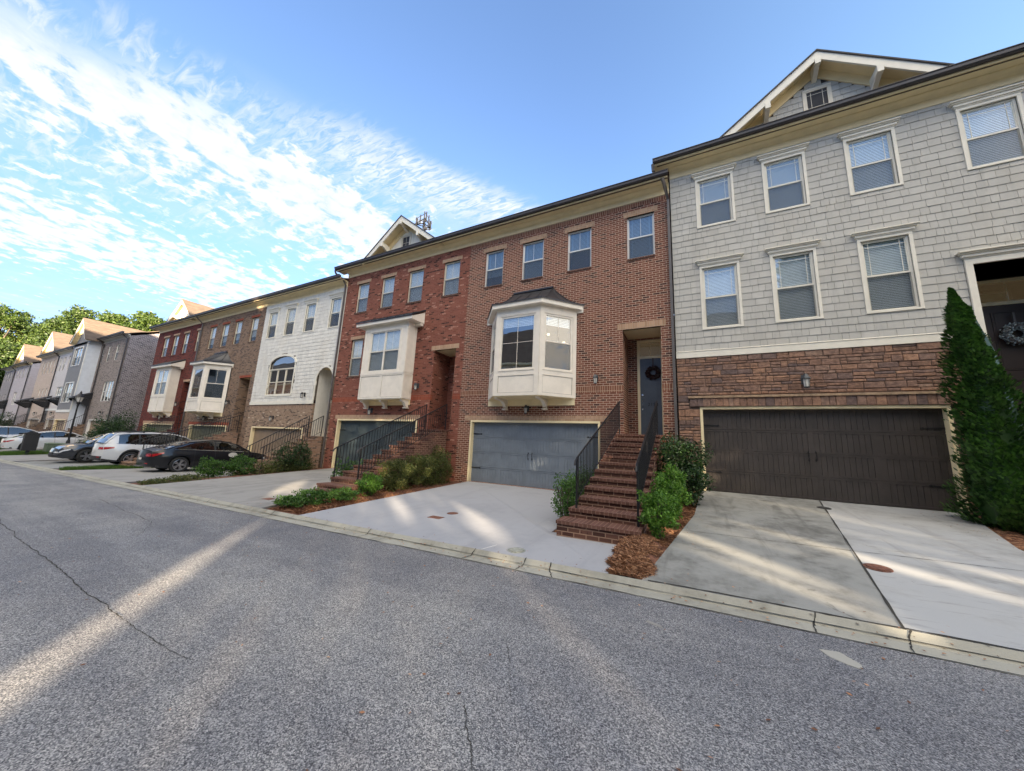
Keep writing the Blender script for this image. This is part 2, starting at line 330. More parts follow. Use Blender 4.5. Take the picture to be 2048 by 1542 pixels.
car_black = paint('black_car_paint', (.004, .005, .008), .35, spec=.3, coat=.55, var=.02)
car_white = paint('white_car_paint', (.62, .63, .64), .3, coat=.8, var=.02)
car_blue = paint('dark_blue_car_paint', (.018, .021, .030), .25, metal=.3, coat=1, var=.02)
car_trim = paint('black_plastic', (.02, .02, .022), .55)
plate_m = paint('licence_plate', (.55, .53, .5), .4)
green_box = paint('utility_green', (.12, .16, .10), .6, var=.1)
mail_m = paint('mailbox_bronze', (.018, .016, .015), .5)
steel = paint('galvanised_steel', (.03, .033, .04), .5, metal=.3)
# ------------------------------------------------------------------ mesh helpers
def tagit(o, label=None, cat=None, group=None, kind=None):
    if label: o['label'] = label
    if cat: o['category'] = cat
    if group: o['group'] = group
    if kind: o['kind'] = kind
    return o
def thing(name, loc, label, cat, group=None):
    o = bpy.data.objects.new(name, None); o.location = loc; col.objects.link(o); o.empty_display_size = .3
    o['L'] = 0; return tagit(o, label, cat, group)
def rootloc(p):
    v = Vector((0, 0, 0))
    while p is not None: v += p.location; p = p.parent
    return v
class MB:
    def __init__(s): s.v = []; s.f = []; s.M = None
    def add(s, vs, fs):
        k = len(s.v)
        if s.M is not None: vs = [s.M @ Vector(p) for p in vs]
        s.v.extend(vs); s.f.extend([tuple(i+k for i in f) for f in fs]); return s
    def quad(s, a, b, c, d): return s.add([a, b, c, d], [(0, 1, 2, 3)])
    def box(s, x0, x1, y0, y1, z0, z1):
        if x0 > x1: x0, x1 = x1, x0
        if y0 > y1: y0, y1 = y1, y0
        if z0 > z1: z0, z1 = z1, z0
        return s.add([(x0, y0, z0), (x1, y0, z0), (x1, y1, z0), (x0, y1, z0), (x0, y0, z1), (x1, y0, z1), (x1, y1, z1), (x0, y1, z1)],
              [(0, 3, 2, 1), (4, 5, 6, 7), (0, 1, 5, 4), (1, 2, 6, 5), (2, 3, 7, 6), (3, 0, 4, 7)])
    def hexa(s, b, t):  # 4 bottom, 4 top points
        return s.add(list(b)+list(t), [(0, 3, 2, 1), (4, 5, 6, 7), (0, 1, 5, 4), (1, 2, 6, 5), (2, 3, 7, 6), (3, 0, 4, 7)])
    def prism_y(s, poly, y0, y1):   # polygon in xz, extruded along y
        n = len(poly); vs = [(x, y0, z) for x, z in poly]+[(x, y1, z) for x, z in poly]
        return s.add(vs, [tuple(range(n)), tuple(range(2*n-1, n-1, -1))]+[(i, i+n, (i+1) % n+n, (i+1) % n) for i in range(n)])
    def prism_x(s, poly, x0, x1):   # polygon in yz
        n = len(poly); vs = [(x0, y, z) for y, z in poly]+[(x1, y, z) for y, z in poly]
        return s.add(vs, [tuple(range(n)), tuple(range(2*n-1, n-1, -1))]+[(i, i+n, (i+1) % n+n, (i+1) % n) for i in range(n)])
    def prism_z(s, poly, z0, z1):
        n = len(poly); f0 = z0 if callable(z0) else (lambda x, y: z0); f1 = z1 if callable(z1) else (lambda x, y: z1)
        vs = [(x, y, f0(x, y)) for x, y in poly]+[(x, y, f1(x, y)) for x, y in poly]
        return s.add(vs, [tuple(range(n-1, -1, -1)), tuple(range(n, 2*n))]+[(i, (i+1) % n, (i+1) % n+n, i+n) for i in range(n)])
    def tube(s, pts, r, n=8, r1=None, cap=True):
        pts = [Vector(p) for p in pts]; k = len(pts); rings = []
        for i, p in enumerate(pts):
            d = (pts[min(i+1, k-1)]-pts[max(i-1, 0)]).normalized()
            a = d.orthogonal().normalized() if abs(d.z) > .99 else d.cross(Vector((0, 0, 1))).normalized(); b = d.cross(a)
            rr = r if r1 is None else r+(r1-r)*i/(k-1)
            rings.append([tuple(p+(a*math.cos(2*math.pi*j/n)+b*math.sin(2*math.pi*j/n))*rr) for j in range(n)])
        vs = [q for g in rings for q in g]; fs = []
        for i in range(k-1):
            for j in range(n): fs.append((i*n+j, i*n+(j+1) % n, (i+1)*n+(j+1) % n, (i+1)*n+j))
        if cap: fs += [tuple(range(n-1, -1, -1)), tuple(range((k-1)*n, k*n))]
        return s.add(vs, fs)
    def lathe(s, prof, c=(0, 0, 0), n=16, axis='z'):
        vs = []
        for r, h in prof:
            for j in range(n):
                a = 2*math.pi*j/n; x, y = r*math.cos(a), r*math.sin(a)
                vs.append((c[0]+x, c[1]+y, c[2]+h) if axis == 'z' else ((c[0]+h, c[1]+x, c[2]+y) if axis == 'x' else (c[0]+x, c[1]+h, c[2]+y)))
        fs = []
        for i in range(len(prof)-1):
            for j in range(n): fs.append((i*n+j, i*n+(j+1) % n, (i+1)*n+(j+1) % n, (i+1)*n+j))
        return s.add(vs, fs)
    def build(s, name, mat, parent=None, smooth=False):
        L = rootloc(parent) if parent else Vector((0, 0, 0))
        if not parent and s.v:
            pass
        me = bpy.data.meshes.new(name)
        me.from_pydata([(p[0]-L.x, p[1]-L.y, p[2]-L.z) for p in s.v], [], s.f); me.update()
        if smooth:
            me.shade_smooth() if hasattr(me, 'shade_smooth') else None
        if mat: me.materials.append(mat)
        o = bpy.data.objects.new(name, me); col.objects.link(o)
        if parent: o.parent = parent
        return o
def parts(name, mat, par, boxes):
    for b in boxes: MB().box(*b).build(name, mat, par)
def recentre(o):   # origin of a parentless mesh to its base
    me = o.data; n = len(me.vertices)
    if not n: return o
    xs = [v.co.x for v in me.vertices]; ys = [v.co.y for v in me.vertices]; zs = [v.co.z for v in me.vertices]
    c = Vector(((min(xs)+max(xs))/2, (min(ys)+max(ys))/2, min(zs)))
    for v in me.vertices: v.co -= c
    o.location = c; return o
def fixn(o):
    bm = bmesh.new(); bm.from_mesh(o.data); bmesh.ops.recalc_face_normals(bm, faces=bm.faces); bm.to_mesh(o.data); bm.free(); return o

def leaves(pts, size, aspect=.55, rnd=random, droop=0):
    mb = MB(); V = mb.v; F = mb.f
    for p in pts:
        d = Vector((rnd.gauss(0, 1), rnd.gauss(0, 1), rnd.gauss(0, 1)+.2-droop)).normalized(); a = d.orthogonal().normalized()
        a = (a*math.cos(t := rnd.random()*6.28)+d.cross(a)*math.sin(t))
        s = size*rnd.uniform(.6, 1.35); k = len(V)
        q = Vector(p); b = d*s*.5; c = a*s*.5*aspect
        V.extend([tuple(q-b), tuple(q+c), tuple(q+b+d.cross(a)*s*.12), tuple(q-c)]); F.append((k, k+1, k+2, k+3))
    return mb
def ellip_pts(n, c, r, rnd=random, shell=.50, lump=.30, cut=None):
    out = []; ph = [rnd.uniform(0, 6.28) for _ in range(6)]
    while len(out) < n:
        d = Vector((rnd.gauss(0, 1), rnd.gauss(0, 1), rnd.gauss(0, 1))).normalized()
        k = 1+lump*(math.sin(5*d.x+ph[0]+3*d.z)+math.sin(6*d.y+ph[1]-2*d.x)+math.sin(7*d.z+ph[2]+2*d.y))*.6
        t = (shell+(1-shell)*rnd.random()**.6)*k
        p = (c[0]+d.x*r[0]*t, c[1]+d.y*r[1]*t, c[2]+d.z*r[2]*t)
        if cut is None or cut(p): out.append(p)
    return out
def bush(name, label, cat, blobs, mat, size, n, group=None, base_z=None, stems=True, core=True):
    """blobs: (cx,cy,cz, rx,ry,rz)"""
    cx = sum(b[0] for b in blobs)/len(blobs); cy = sum(b[1] for b in blobs)/len(blobs)
    zb = base_z if base_z is not None else min(b[2]-b[5] for b in blobs)
    t = thing(name, (cx, cy, zb), label, cat, group); pts = []
    tot = sum(b[3]*b[5]+b[4]*b[5] for b in blobs)
    for b in blobs: pts += ellip_pts(int(n*(b[3]*b[5]+b[4]*b[5])/tot), b[:3], b[3:], cut=lambda p: p[2] > zb-.02)
    leaves(pts, size).build('foliage', mat, t)
    if stems:
        m = MB()
        for b in blobs:
            for k in range(4):
                a = random.uniform(0, 6.28); m.tube([(b[0]+.05*math.cos(a), b[1]+.05*math.sin(a), zb-.05), (b[0]+b[3]*.3*math.cos(a), b[1]+b[4]*.3*math.sin(a), b[2]), (b[0]+b[3]*.6*math.cos(a), b[1]+b[4]*.6*math.sin(a), b[2]+b[5]*.5)], .012, 5)
        m.build('stem', bark, t)
    return t

# ------------------------------------------------------------------ house helpers
def free_iv(x0, x1, z0, z1, holes):
    iv = [(x0, x1)]
    for h in holes:
        if h[2] < z1-1e-4 and h[3] > z0+1e-4:
            nv = []
            for a, b in iv:
                if h[1] <= a or h[0] >= b: nv.append((a, b)); continue
                if h[0] > a: nv.append((a, h[0]))
                if h[1] < b: nv.append((h[1], b))
            iv = nv
    return iv
def wall(mb, x0, x1, z0, z1, y, holes=(), depth=.12):
    """front skin of a wall in plane y with rectangular holes and their reveals"""
    zs = sorted({z0, z1}|{min(max(z, z0), z1) for h in holes for z in h[2:4]})
    for a, b in zip(zs, zs[1:]):
        for p, q in free_iv(x0, x1, a, b, holes): mb.quad((p, y, a), (q, y, a), (q, y, b), (p, y, b))
    for h in holes:
        a, b, c, d = h[:4]; dp = h[4] if len(h) > 4 else depth
        a, b = max(a, x0), min(b, x1); c2, d2 = max(c, z0), min(d, z1)
        if a >= b or c2 >= d2: continue
        mb.quad((a, y, c2), (a, y, d2), (a, y+dp, d2), (a, y+dp, c2)); mb.quad((b, y, d2), (b, y, c2), (b, y+dp, c2), (b, y+dp, d2))
        if d < z1: mb.quad((a, y, d), (b, y, d), (b, y+dp, d), (a, y+dp, d))
        if c > z0: mb.quad((a, y, c), (a, y+dp, c), (b, y+dp, c), (b, y, c))
def shakes(x0, x1, z0, z1, y, holes, row=.2, wr=(.1, .3), test=None, jit=.006, top=None, g=.003):
    mb = MB(); z = z0; k = 0; bands = []
    while z < z1-.03:
        zt = min(z+row, z1); bands += [(z, zt, a, b) for a, b in free_iv(x0, x1, z+.002, zt-.002, holes)]
        for h in holes:
            if z+.002 < h[2] < zt-.002: bands.append((z, h[2], max(x0, h[0]), min(x1, h[1])))
            if z+.002 < h[3] < zt-.002: bands.append((h[3], zt, max(x0, h[0]), min(x1, h[1])))
        z += row
    for z, zt, a, b in bands:
        if 1:
            if b-a < .02: continue
            x = a
            while x < b-1e-3:
                w = random.uniform(*wr); xe = x+w
                if b-xe < wr[0]*.8: xe = b
                xe = min(xe, b); zb = z+random.choice((0, 0, 0, 1))*random.uniform(0, jit*2)
                if (test is None or test((x+xe)/2, (z+zt)/2)):
                    pr = random.uniform(.015, .020)
                    mb.hexa([(x+g, y-pr, zb), (xe-g, y-pr, zb), (xe-g, y+.0, zb), (x+g, y+.0, zb)],
                            [(x+g, y-.005, zt+.004), (xe-g, y-.005, zt+.004), (xe-g, y, zt+.004), (x+g, y, zt+.004)])
                x = xe
    return mb
def stones(x0, x1, z0, z1, y, holes):
    mb = MB(); z = z0; g = .007
    def st(a, b, c, d):
        pr = random.uniform(.010, .026); j = lambda: random.uniform(-.006, .006)
        a += g; b -= g; c += g; d -= g
        if b-a < .02 or d-c < .02: return
        e = .012; q = [(a+j(), c+j()), (b+j(), c+j()), (b+j(), d+j()), (a+j(), d+j())]
        bk = [(p[0], y, p[1]) for p in q]
        cxx, czz = (a+b)/2, (c+d)/2; fr = []
        for p in q: fr.append((p[0]+(e if p[0] < cxx else -e), y-pr-random.uniform(0, .008), p[1]+(e if p[1] < czz else -e)))
        mid = [((p[0]*.3+f[0]*.7) if False else p[0], y-pr*.7, p[2]) for p, f in zip(bk, fr)]
        n = mb; n.add(bk+mid+fr, [(8, 9, 10, 11)]+[(i, (i+1) % 4, (i+1) % 4+4, i+4) for i in range(4)]+[(i+4, (i+1) % 4+4, (i+1) % 4+8, i+8) for i in range(4)])
    while z < z1-.02:
        h = random.choice((.08, .11, .14, .17, .21)); zt = z+h
        if z1-zt < .09: zt = z1
        for a, b in free_iv(x0, x1, z+.01, zt-.01, holes):
            x = a
            while x < b-1e-3:
                w = random.uniform(.12, .42); xe = x+w
                if b-xe < .12: xe = b
                if zt-z > .15 and random.random() < .5:
                    zm = z+(zt-z)*random.uniform(.4, .6)
                    if xe-x > .35 and random.random() < .6:
                        xm = x+(xe-x)*random.uniform(.35, .65); st(x, xm, z, zm); st(xm, xe, z, zm); st(x, xe, zm, zt)
                    else: st(x, xe, z, zm); st(x, xe, zm, zt)
                else: st(x, xe, z, zt)
                x = xe
        z = zt
    return mb

def window(par, x0, x1, z0, z1, y, style='dh', M=None, fr=None, rec=.06, casing=0, crown=False, blind=(.0, 1.0), muntin='v1', scr=True, gl=None, back=True, mull=0, lab=None, far=False, name='window', inner=True, slat=.055, bmat=None):
    """double hung window; blind=(bottom fraction, top fraction) covered by slats. par is the house; glass etc. are sub-parts"""
    fr = fr or win_fr; gl = gl or glass
    m = MB(); m.M = M; f = .045; zm = (z0+z1)/2; yf = y+rec
    a, b = x0, x1
    if casing:
        c = casing; m.box(x0-c, x0, y-.035, y+.02, z0-c*.75, z1); m.box(x1, x1+c, y-.035, y+.02, z0-c*.75, z1)
        m.box(x0-c-.0, x1+c+.0, y-.039, y+.018, z1, z1+c*1.1); m.box(x0, x1, y-.037, y+.02, z0-c*.75, z0)
        if crown:
            k = z1+c*1.1; W = c
            for dz0, dz1, e in ((0, .03, .02), (.03, .10, .045), (.10, .135, .075), (.135, .16, .11)):
                m.box(x0-W-e, x1+W+e, y-.035-e, y+.015, k+dz0, k+dz1)
    m.box(a, a+f, yf, yf+.06, z0, z1); m.box(b-f, b, yf, yf+.06, z0, z1)
    m.box(a+f, b-f, yf, yf+.06, z1-f, z1); m.box(a+f, b-f, yf, yf+.06, z0, z0+f)
    if style == 'dh':
        m.box(a+f, b-f, yf+.006, yf+.05, zm-.022, zm+.022)
        m.box(a+f, a+f+.022, yf+.02, yf+.05, z0+f, z1-f); m.box(b-f-.022, b-f, yf+.02, yf+.05, z0+f, z1-f)
    if mull:
        for k in range(mull):
            xm = a+(b-a)*(k+1)/(mull+1); m.box(xm-.045, xm+.045, yf-.004, yf+.055, z0+f, z1-f)
    g = .011
    if muntin == 'v1': m.box((a+b)/2-g/2, (a+b)/2+g/2, yf+.022, yf+.034, zm, z1-f)
    if muntin == 'cross':
        m.box((a+b)/2-g*.6, (a+b)/2+g*.6, yf+.022, yf+.034, z0+f, z1-f); m.box(a+f, b-f, yf+.023, yf+.033, zm+.0-g*.6, zm+g*.6)
    if muntin == 'prairie':
        for xm in (a+f+.11, b-f-.11): m.box(xm-g/2, xm+g/2, yf+.022, yf+.034, zm+.02, z1-f)
        m.box(a+f, b-f, yf+.023, yf+.033, z1-f-.13, z1-f-.13+g)
    if muntin == 'prairie4':
        for xm in (a+f+.10, b-f-.10): m.box(xm-g/2, xm+g/2, yf+.022, yf+.034, z0+f, z1-f)
        for zz in (z0+f+.1, z1-f-.1): m.box(a+f, b-f, yf+.023, yf+.033, zz-g/2, zz+g/2)
    if muntin == 'tapes':
        m.box((a+b)/2-g/2, (a+b)/2+g/2, yf+.022, yf+.034, zm, z1-f)
    if muntin == 'grid':
        for xm in [a+(b-a)*k/6 for k in range(1, 6)]: m.box(xm-g, xm+g, yf+.022, yf+.034, z0+f, z1-f)
        m.box(a+f, b-f, yf+.0, yf+.05, zm-.03, zm+.03)
    w = m.build(name, fr, par)
    if lab: w['label'] = lab
    q = MB(); q.M = M; q.quad((a+f, yf+.03, z0+f), (b-f, yf+.03, z0+f), (b-f, yf+.03, z1-f), (a+f, yf+.03, z1-f)); q.build('glass', gl, w)
    if scr and style == 'dh':
        q = MB(); q.M = M; q.quad((a+f, yf+.012, z0+f), (b-f, yf+.012, z0+f), (b-f, yf+.012, zm-.02), (a+f, yf+.012, zm-.02)); q.build('insect_screen', screen, w)
    if blind and blind[1] > blind[0]:
        q = MB(); q.M = M; zb, zt = z0+f+(z1-z0-2*f)*blind[0], z0+f+(z1-z0-2*f)*blind[1]; n = max(3, int((zt-zb)/(slat)))
        for k in range(n):
            zz = zb+(zt-zb)*(k+.5)/n; h = (zt-zb)/n*.50
            q.quad((a+f, yf+.070, zz-h), (b-f, yf+.070, zz-h), (b-f, yf+.092, zz+h), (a+f, yf+.092, zz+h))
        if muntin == 'tapes' or muntin == 'cross':
            for xm in (a+f+.12, b-f-.12): q.box(xm-.016, xm+.016, yf+.066, yf+.070, zb, zt)
        q.build('blind', bmat or blind_m, w)
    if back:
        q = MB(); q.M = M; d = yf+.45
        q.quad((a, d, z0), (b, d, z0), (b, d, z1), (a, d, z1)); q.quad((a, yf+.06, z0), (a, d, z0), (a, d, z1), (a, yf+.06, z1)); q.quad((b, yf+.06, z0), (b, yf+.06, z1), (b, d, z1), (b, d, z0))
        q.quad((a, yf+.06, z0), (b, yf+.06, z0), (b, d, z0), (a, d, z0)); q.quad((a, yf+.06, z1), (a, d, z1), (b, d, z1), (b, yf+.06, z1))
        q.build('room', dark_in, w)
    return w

def lantern(par, x, y, z, s=1.0, nm='wall_lantern', mat=None):
    m = MB(); mat = mat or bluebox
    m.box(x-.055*s, x+.055*s, y-.02, y, z-.10*s, z+.12*s)
    m.tube([(x, y-.02, z+.06*s), (x, y-.10*s, z+.10*s), (x, y-.16*s, z+.08*s)], .012*s, 6)
    m.lathe([(.0, .12*s), (.03*s, .115*s), (.085*s, .02*s), (.09*s, .0), (.07*s, .0)], (x, y-.16*s, z), 6)
    m.lathe([(.0, -.21*s), (.04*s, -.20*s), (.055*s, -.19*s), (.05*s, -.175*s)], (x, y-.16*s, z), 6)
    for k in range(6):
        a = math.pi/3*k; m.tube([(x+.068*s*math.cos(a), y-.16*s+.068*s*math.sin(a), z), (x+.05*s*math.cos(a), y-.16*s+.05*s*math.sin(a), z-.18*s)], .005*s, 4)
    t = m.build(nm, mat, par)
    g = MB(); g.lathe([(.0, .0), (.06*s, .0), (.045*s, -.175*s), (0, -.175*s)], (x, y-.16*s, z), 6); g.build('lantern_glass', lamp_glass, t)
    return t

def garage(par, x0, x1, z0, z1, y, mat, frame=None, handles=True, rec=.16, hw=True, lab=None):
    """x0..z1 outer frame; door set back by rec"""
    frame = frame or cream; f = .07
    m = MB(); m.box(x0, x0+f, y-.02, y+rec+.06, z0, z1); m.box(x1-f, x1, y-.02, y+rec+.06, z0, z1); m.box(x0+f, x1-f, y-.02, y+rec+.06, z1-f, z1)
    m.build('garage_frame', frame, par)
    a, b, c, d = x0+f, x1-f, z0, z1-f; yd = y+rec
    m = MB(); m.quad((a, yd+.03, c), (b, yd+.03, c), (b, yd+.03, d), (a, yd+.03, d)); n = 4; H = (d-c)/n
    for i in range(n):
        za, zb = c+i*H, c+(i+1)*H
        m.box(a, b, yd, yd+.03, za+.006, za+.055); m.box(a, b, yd, yd+.03, zb-.055, zb-.006)
        for j in range(4):
            xa, xb = a+(b-a)*j/4, a+(b-a)*(j+1)/4
            m.box(xa, xa+.06, yd+.0005, yd+.03, za+.055, zb-.055); m.box(xb-.06, xb, yd+.0005, yd+.03, za+.055, zb-.055)
            x = xa+.06; k = int((xb-xa-.12)/.105); pw = (xb-xa-.12)/k
            for q in range(k): m.box(x+q*pw+.003, x+(q+1)*pw-.003, yd+.010, yd+.031, za+.057, zb-.057)
    g = m.build('garage_door', mat, par)
    if lab: g['label'] = lab
    if handles:
        xm = (a+b)/2
        for s in (-1, 1):
            h = MB(); zz = c+(d-c)*.47; X = xm+s*.075
            h.tube([(X, yd-.005, zz-.10), (X, yd-.05, zz-.07), (X, yd-.055, zz), (X, yd-.05, zz+.07), (X, yd-.005, zz+.10)], .009, 6)
            h.prism_y([(X-.022, zz+.08), (X+.022, zz+.08), (X+.012, zz+.12), (X, zz+.145), (X-.012, zz+.12)], yd-.008, yd); h.prism_y([(X-.022, zz-.08), (X-.012, zz-.12), (X, zz-.145), (X+.012, zz-.12), (X+.022, zz-.08)], yd-.008, yd)
            h.build('door_handle', iron, g)
            for zh in (c+(d-c)*.23, c+(d-c)*.80):
                h = MB(); e = a if s < 0 else b; L = .42; dd = 1 if s < 0 else -1
                h.prism_y([(e, zh-.024), (e+dd*L*.8, zh-.012), (e+dd*L*.86, zh-.03), (e+dd*L, zh), (e+dd*L*.86, zh+.03), (e+dd*L*.8, zh+.012), (e, zh+.024)][::dd], yd-.009, yd-.001); h.build('strap_hinge', iron, g)
    return g

def eave(par, x0, x1, z, y, over=.46, fr=.32, ends=(0, 0), roofc=None, fmat=None):
    """frieze on the wall top, soffit, fascia, gutter. z = bottom of frieze at wall plane y"""
    m = MB(); F = fmat or cream
    m.box(x0, x1, y-.03, y, z, z+fr*.6)
    m.prism_x([(y-.0, z+fr*.6), (y-.035, z+fr*.6), (y-.055, z+fr*.68), (y-.09, z+fr*.80), (y-.16, z+fr*.92), (y-.16, z+fr), (y, z+fr)], x0, x1)
    m.box(x0-ends[0], x1+ends[1], y-over, y, z+fr, z+fr+.02)
    m.box(x0-ends[0], x1+ends[1], y-over-.025, y-over, z+fr-.03, z+fr+.13)
    m.build('cornice', F, par)
    g = MB(); yy = y-over-.025; zz = z+fr+.02
    g.prism_x([(yy, zz), (yy-.07, zz), (yy-.10, zz+.04), (yy-.105, zz+.11), (yy-.125, zz+.13), (yy-.125, zz+.145), (yy-.1, zz+.145), (yy, zz+.125)], x0-ends[0]-.02, x1+ends[1]+.02)
    g.build('gutter', gutter_m, par)
    return z+fr+.16, y-over
def main_roof(par, x0, x1, z, y, depth=12.5, slope=.42, mat=None):
    mat = mat or shingle; m = MB(); ym = y+depth/2; zr = z+slope*depth/2; t = .06
    m.prism_x([(y, z), (ym, zr), (y+depth, z), (y+depth, z-t), (ym, zr-t), (y, z-t)], x0, x1); m.build('roof', mat, par)
def shell(par, x0, x1, z0, z1, y, depth=12, mat=None, left=True, right=True, hip=0, sm=None):
    m = MB(); ym = y+depth/2
    if left: m.quad((x0, y, z0), (x0, y, z1), (x0, y+depth, z1), (x0, y+depth, z0))
    if right: m.quad((x1, y, z0), (x1, y+depth, z0), (x1, y+depth, z1), (x1, y, z1))
    m.quad((x0, y+depth, z0), (x0, y+depth, z1), (x1, y+depth, z1), (x1, y+depth, z0))
    for xx in ((x0,) if left else ())+((x1,) if right else ()): m.add([(xx, y, z1), (xx, y+depth, z1), (xx, ym, z1+depth*.21)], [(0, 1, 2)])
    return m.build('side_wall', sm or mat, par)
def gable(par, xa, xb, zb, xm, zt, y, back, face_mat, trim, roofm, over=.5, brackets=True, win=None, batten=False, shake=False, roofback=None):
    """roof gable: rakes from (xa,zb) over (xm,zt) to (xb,zb); face set back by over"""
    yf = y+over; th = .10; m = MB()
    dxl, dxr = (zt-zb)/(xm-xa), (zt-zb)/(xb-xm)
    # rake fascia
    for (p, q) in (((xa, zb), (xm, zt)), ((xm, zt), (xb, zb))):
        h = .26; L0 = (p, q) if p[1] < q[1] else (q, p); f_ = h/(L0[1][1]-L0[0][1]); lo = (L0[0][0]+(L0[1][0]-L0[0][0])*f_, L0[0][1]); P5 = [L0[0], L0[1], (L0[1][0], L0[1][1]-h), lo]
        m.prism_y(P5 if p[1] < q[1] else P5[::-1], y-.02, y+.03)
    m.build('rake_board', trim, par)
    s = MB(); kk = .46/(zt-zb); xa_, xb_ = xa+(xm-xa)*kk, xb-(xb-xm)*kk; zb_ = zb+.46
    for (p, q) in (((xa, zb), (xm, zt)), ((xm, zt), (xb, zb))):
        s.quad((p[0], y+.02, p[1]-.10), (q[0], y+.02, q[1]-.10), (q[0], yf+.02, q[1]-.10), (p[0], yf+.02, p[1]-.10))
    for (p, q, sg) in (((xa_, zb_), (xm, zt), 1), ((xm, zt), (xb_, zb_), -1)):
        s.prism_y([(p[0], p[1]-.10), (q[0], q[1]-.10), (q[0], q[1]-.42), (p[0], p[1]-.42)], yf-.04, yf-.001)
    s.build('rake_soffit', cream if trim is not win_frw else trim, par)
    f = MB(); f.add([(xa, yf, zb-.3), (xb, yf, zb-.3), (xb, yf, zb), (xm, yf, zt-.05), (xa, yf, zb)], [(0, 1, 2, 3, 4)]); f.build('gable_wall', face_mat, par)
    if shake:
        lim = lambda x, z: z < (zt-.40-(xm-x)*dxl if x < xm else zt-.40-(x-xm)*dxr)
        shakes(xa, xb, zb-.3, zt-.2, yf-.002, [win[:4]] if win else [], row=.2, test=lim).build('gable_shakes', shake, par)
    if batten:
        b = MB(); x = xa+.4
        while x < xb-.3:
            top = (zt-.42-(xm-x)*dxl) if x < xm else (zt-.42-(x-xm)*dxr)
            if top > zb and not (win and win[0]-.1 < x < win[1]+.1): b.box(x-.02, x+.02, yf-.02, yf-.001, zb-.3, top)
            x += .42
        b.build('batten', face_mat, par)
    rb = back
    r = MB(); t = .05
    for (p, q) in (((xa-.05, zb-.05*dxl), (xm, zt)), ((xm, zt), (xb+.05, zb-.05*dxr))):
        r.hexa([(p[0], y-.05, p[1]), (q[0], y-.05, q[1]), (q[0], y-.05+rb, q[1]), (p[0], y-.05+rb*.0+.6, p[1])] if False else [(p[0], y-.05, p[1]), (q[0], y-.05, q[1]), (q[0], y+rb, q[1]), (p[0], y+rb, p[1])],
               [(p[0], y-.05, p[1]+t), (q[0], y-.05, q[1]+t), (q[0], y+rb, q[1]+t), (p[0], y+rb, p[1]+t)])
    r.build('gable_roof', roofm, par)
    if brackets:
        for tt, sd in ((.42, 0), (0.0, 1), (.42, 2)):
            if sd == 0: X = xm-(xm-xa)*.47; Z = zt-(xm-X)*dxl
            elif sd == 1: X = xm; Z = zt
            else: X = xm+(xb-xm)*.47; Z = zt-(X-xm)*dxr
            k = MB(); k.box(X-.065, X+.065, y-.035, yf, Z-.42, Z-.24 if sd == 1 else Z-.22); k.prism_x([(y+.06, Z-.42), (yf, Z-.42), (yf, Z-.62)], X-.055, X+.055)
            k.build('rake_bracket', cream2, par)
    if win:
        window(par, win[0], win[1], win[2], win[3], yf, style='fixed', fr=win_fr, rec=-.03, casing=.05, blind=None, muntin=win[4] if len(win) > 4 else 'prairie4', scr=False, back=False, gl=glass_r)
        q = MB(); q.quad((win[0], yf-.006, win[2]), (win[1], yf-.006, win[2]), (win[1], yf-.006, win[3]), (win[0], yf-.006, win[3])); q.build('window_backing', dark_in, par)
def downspout(par, pts, mat=None, w=.075):
    m = MB(); m.tube(pts, w*.62, 4); return m.build('downspout', mat or gutter_m, par)
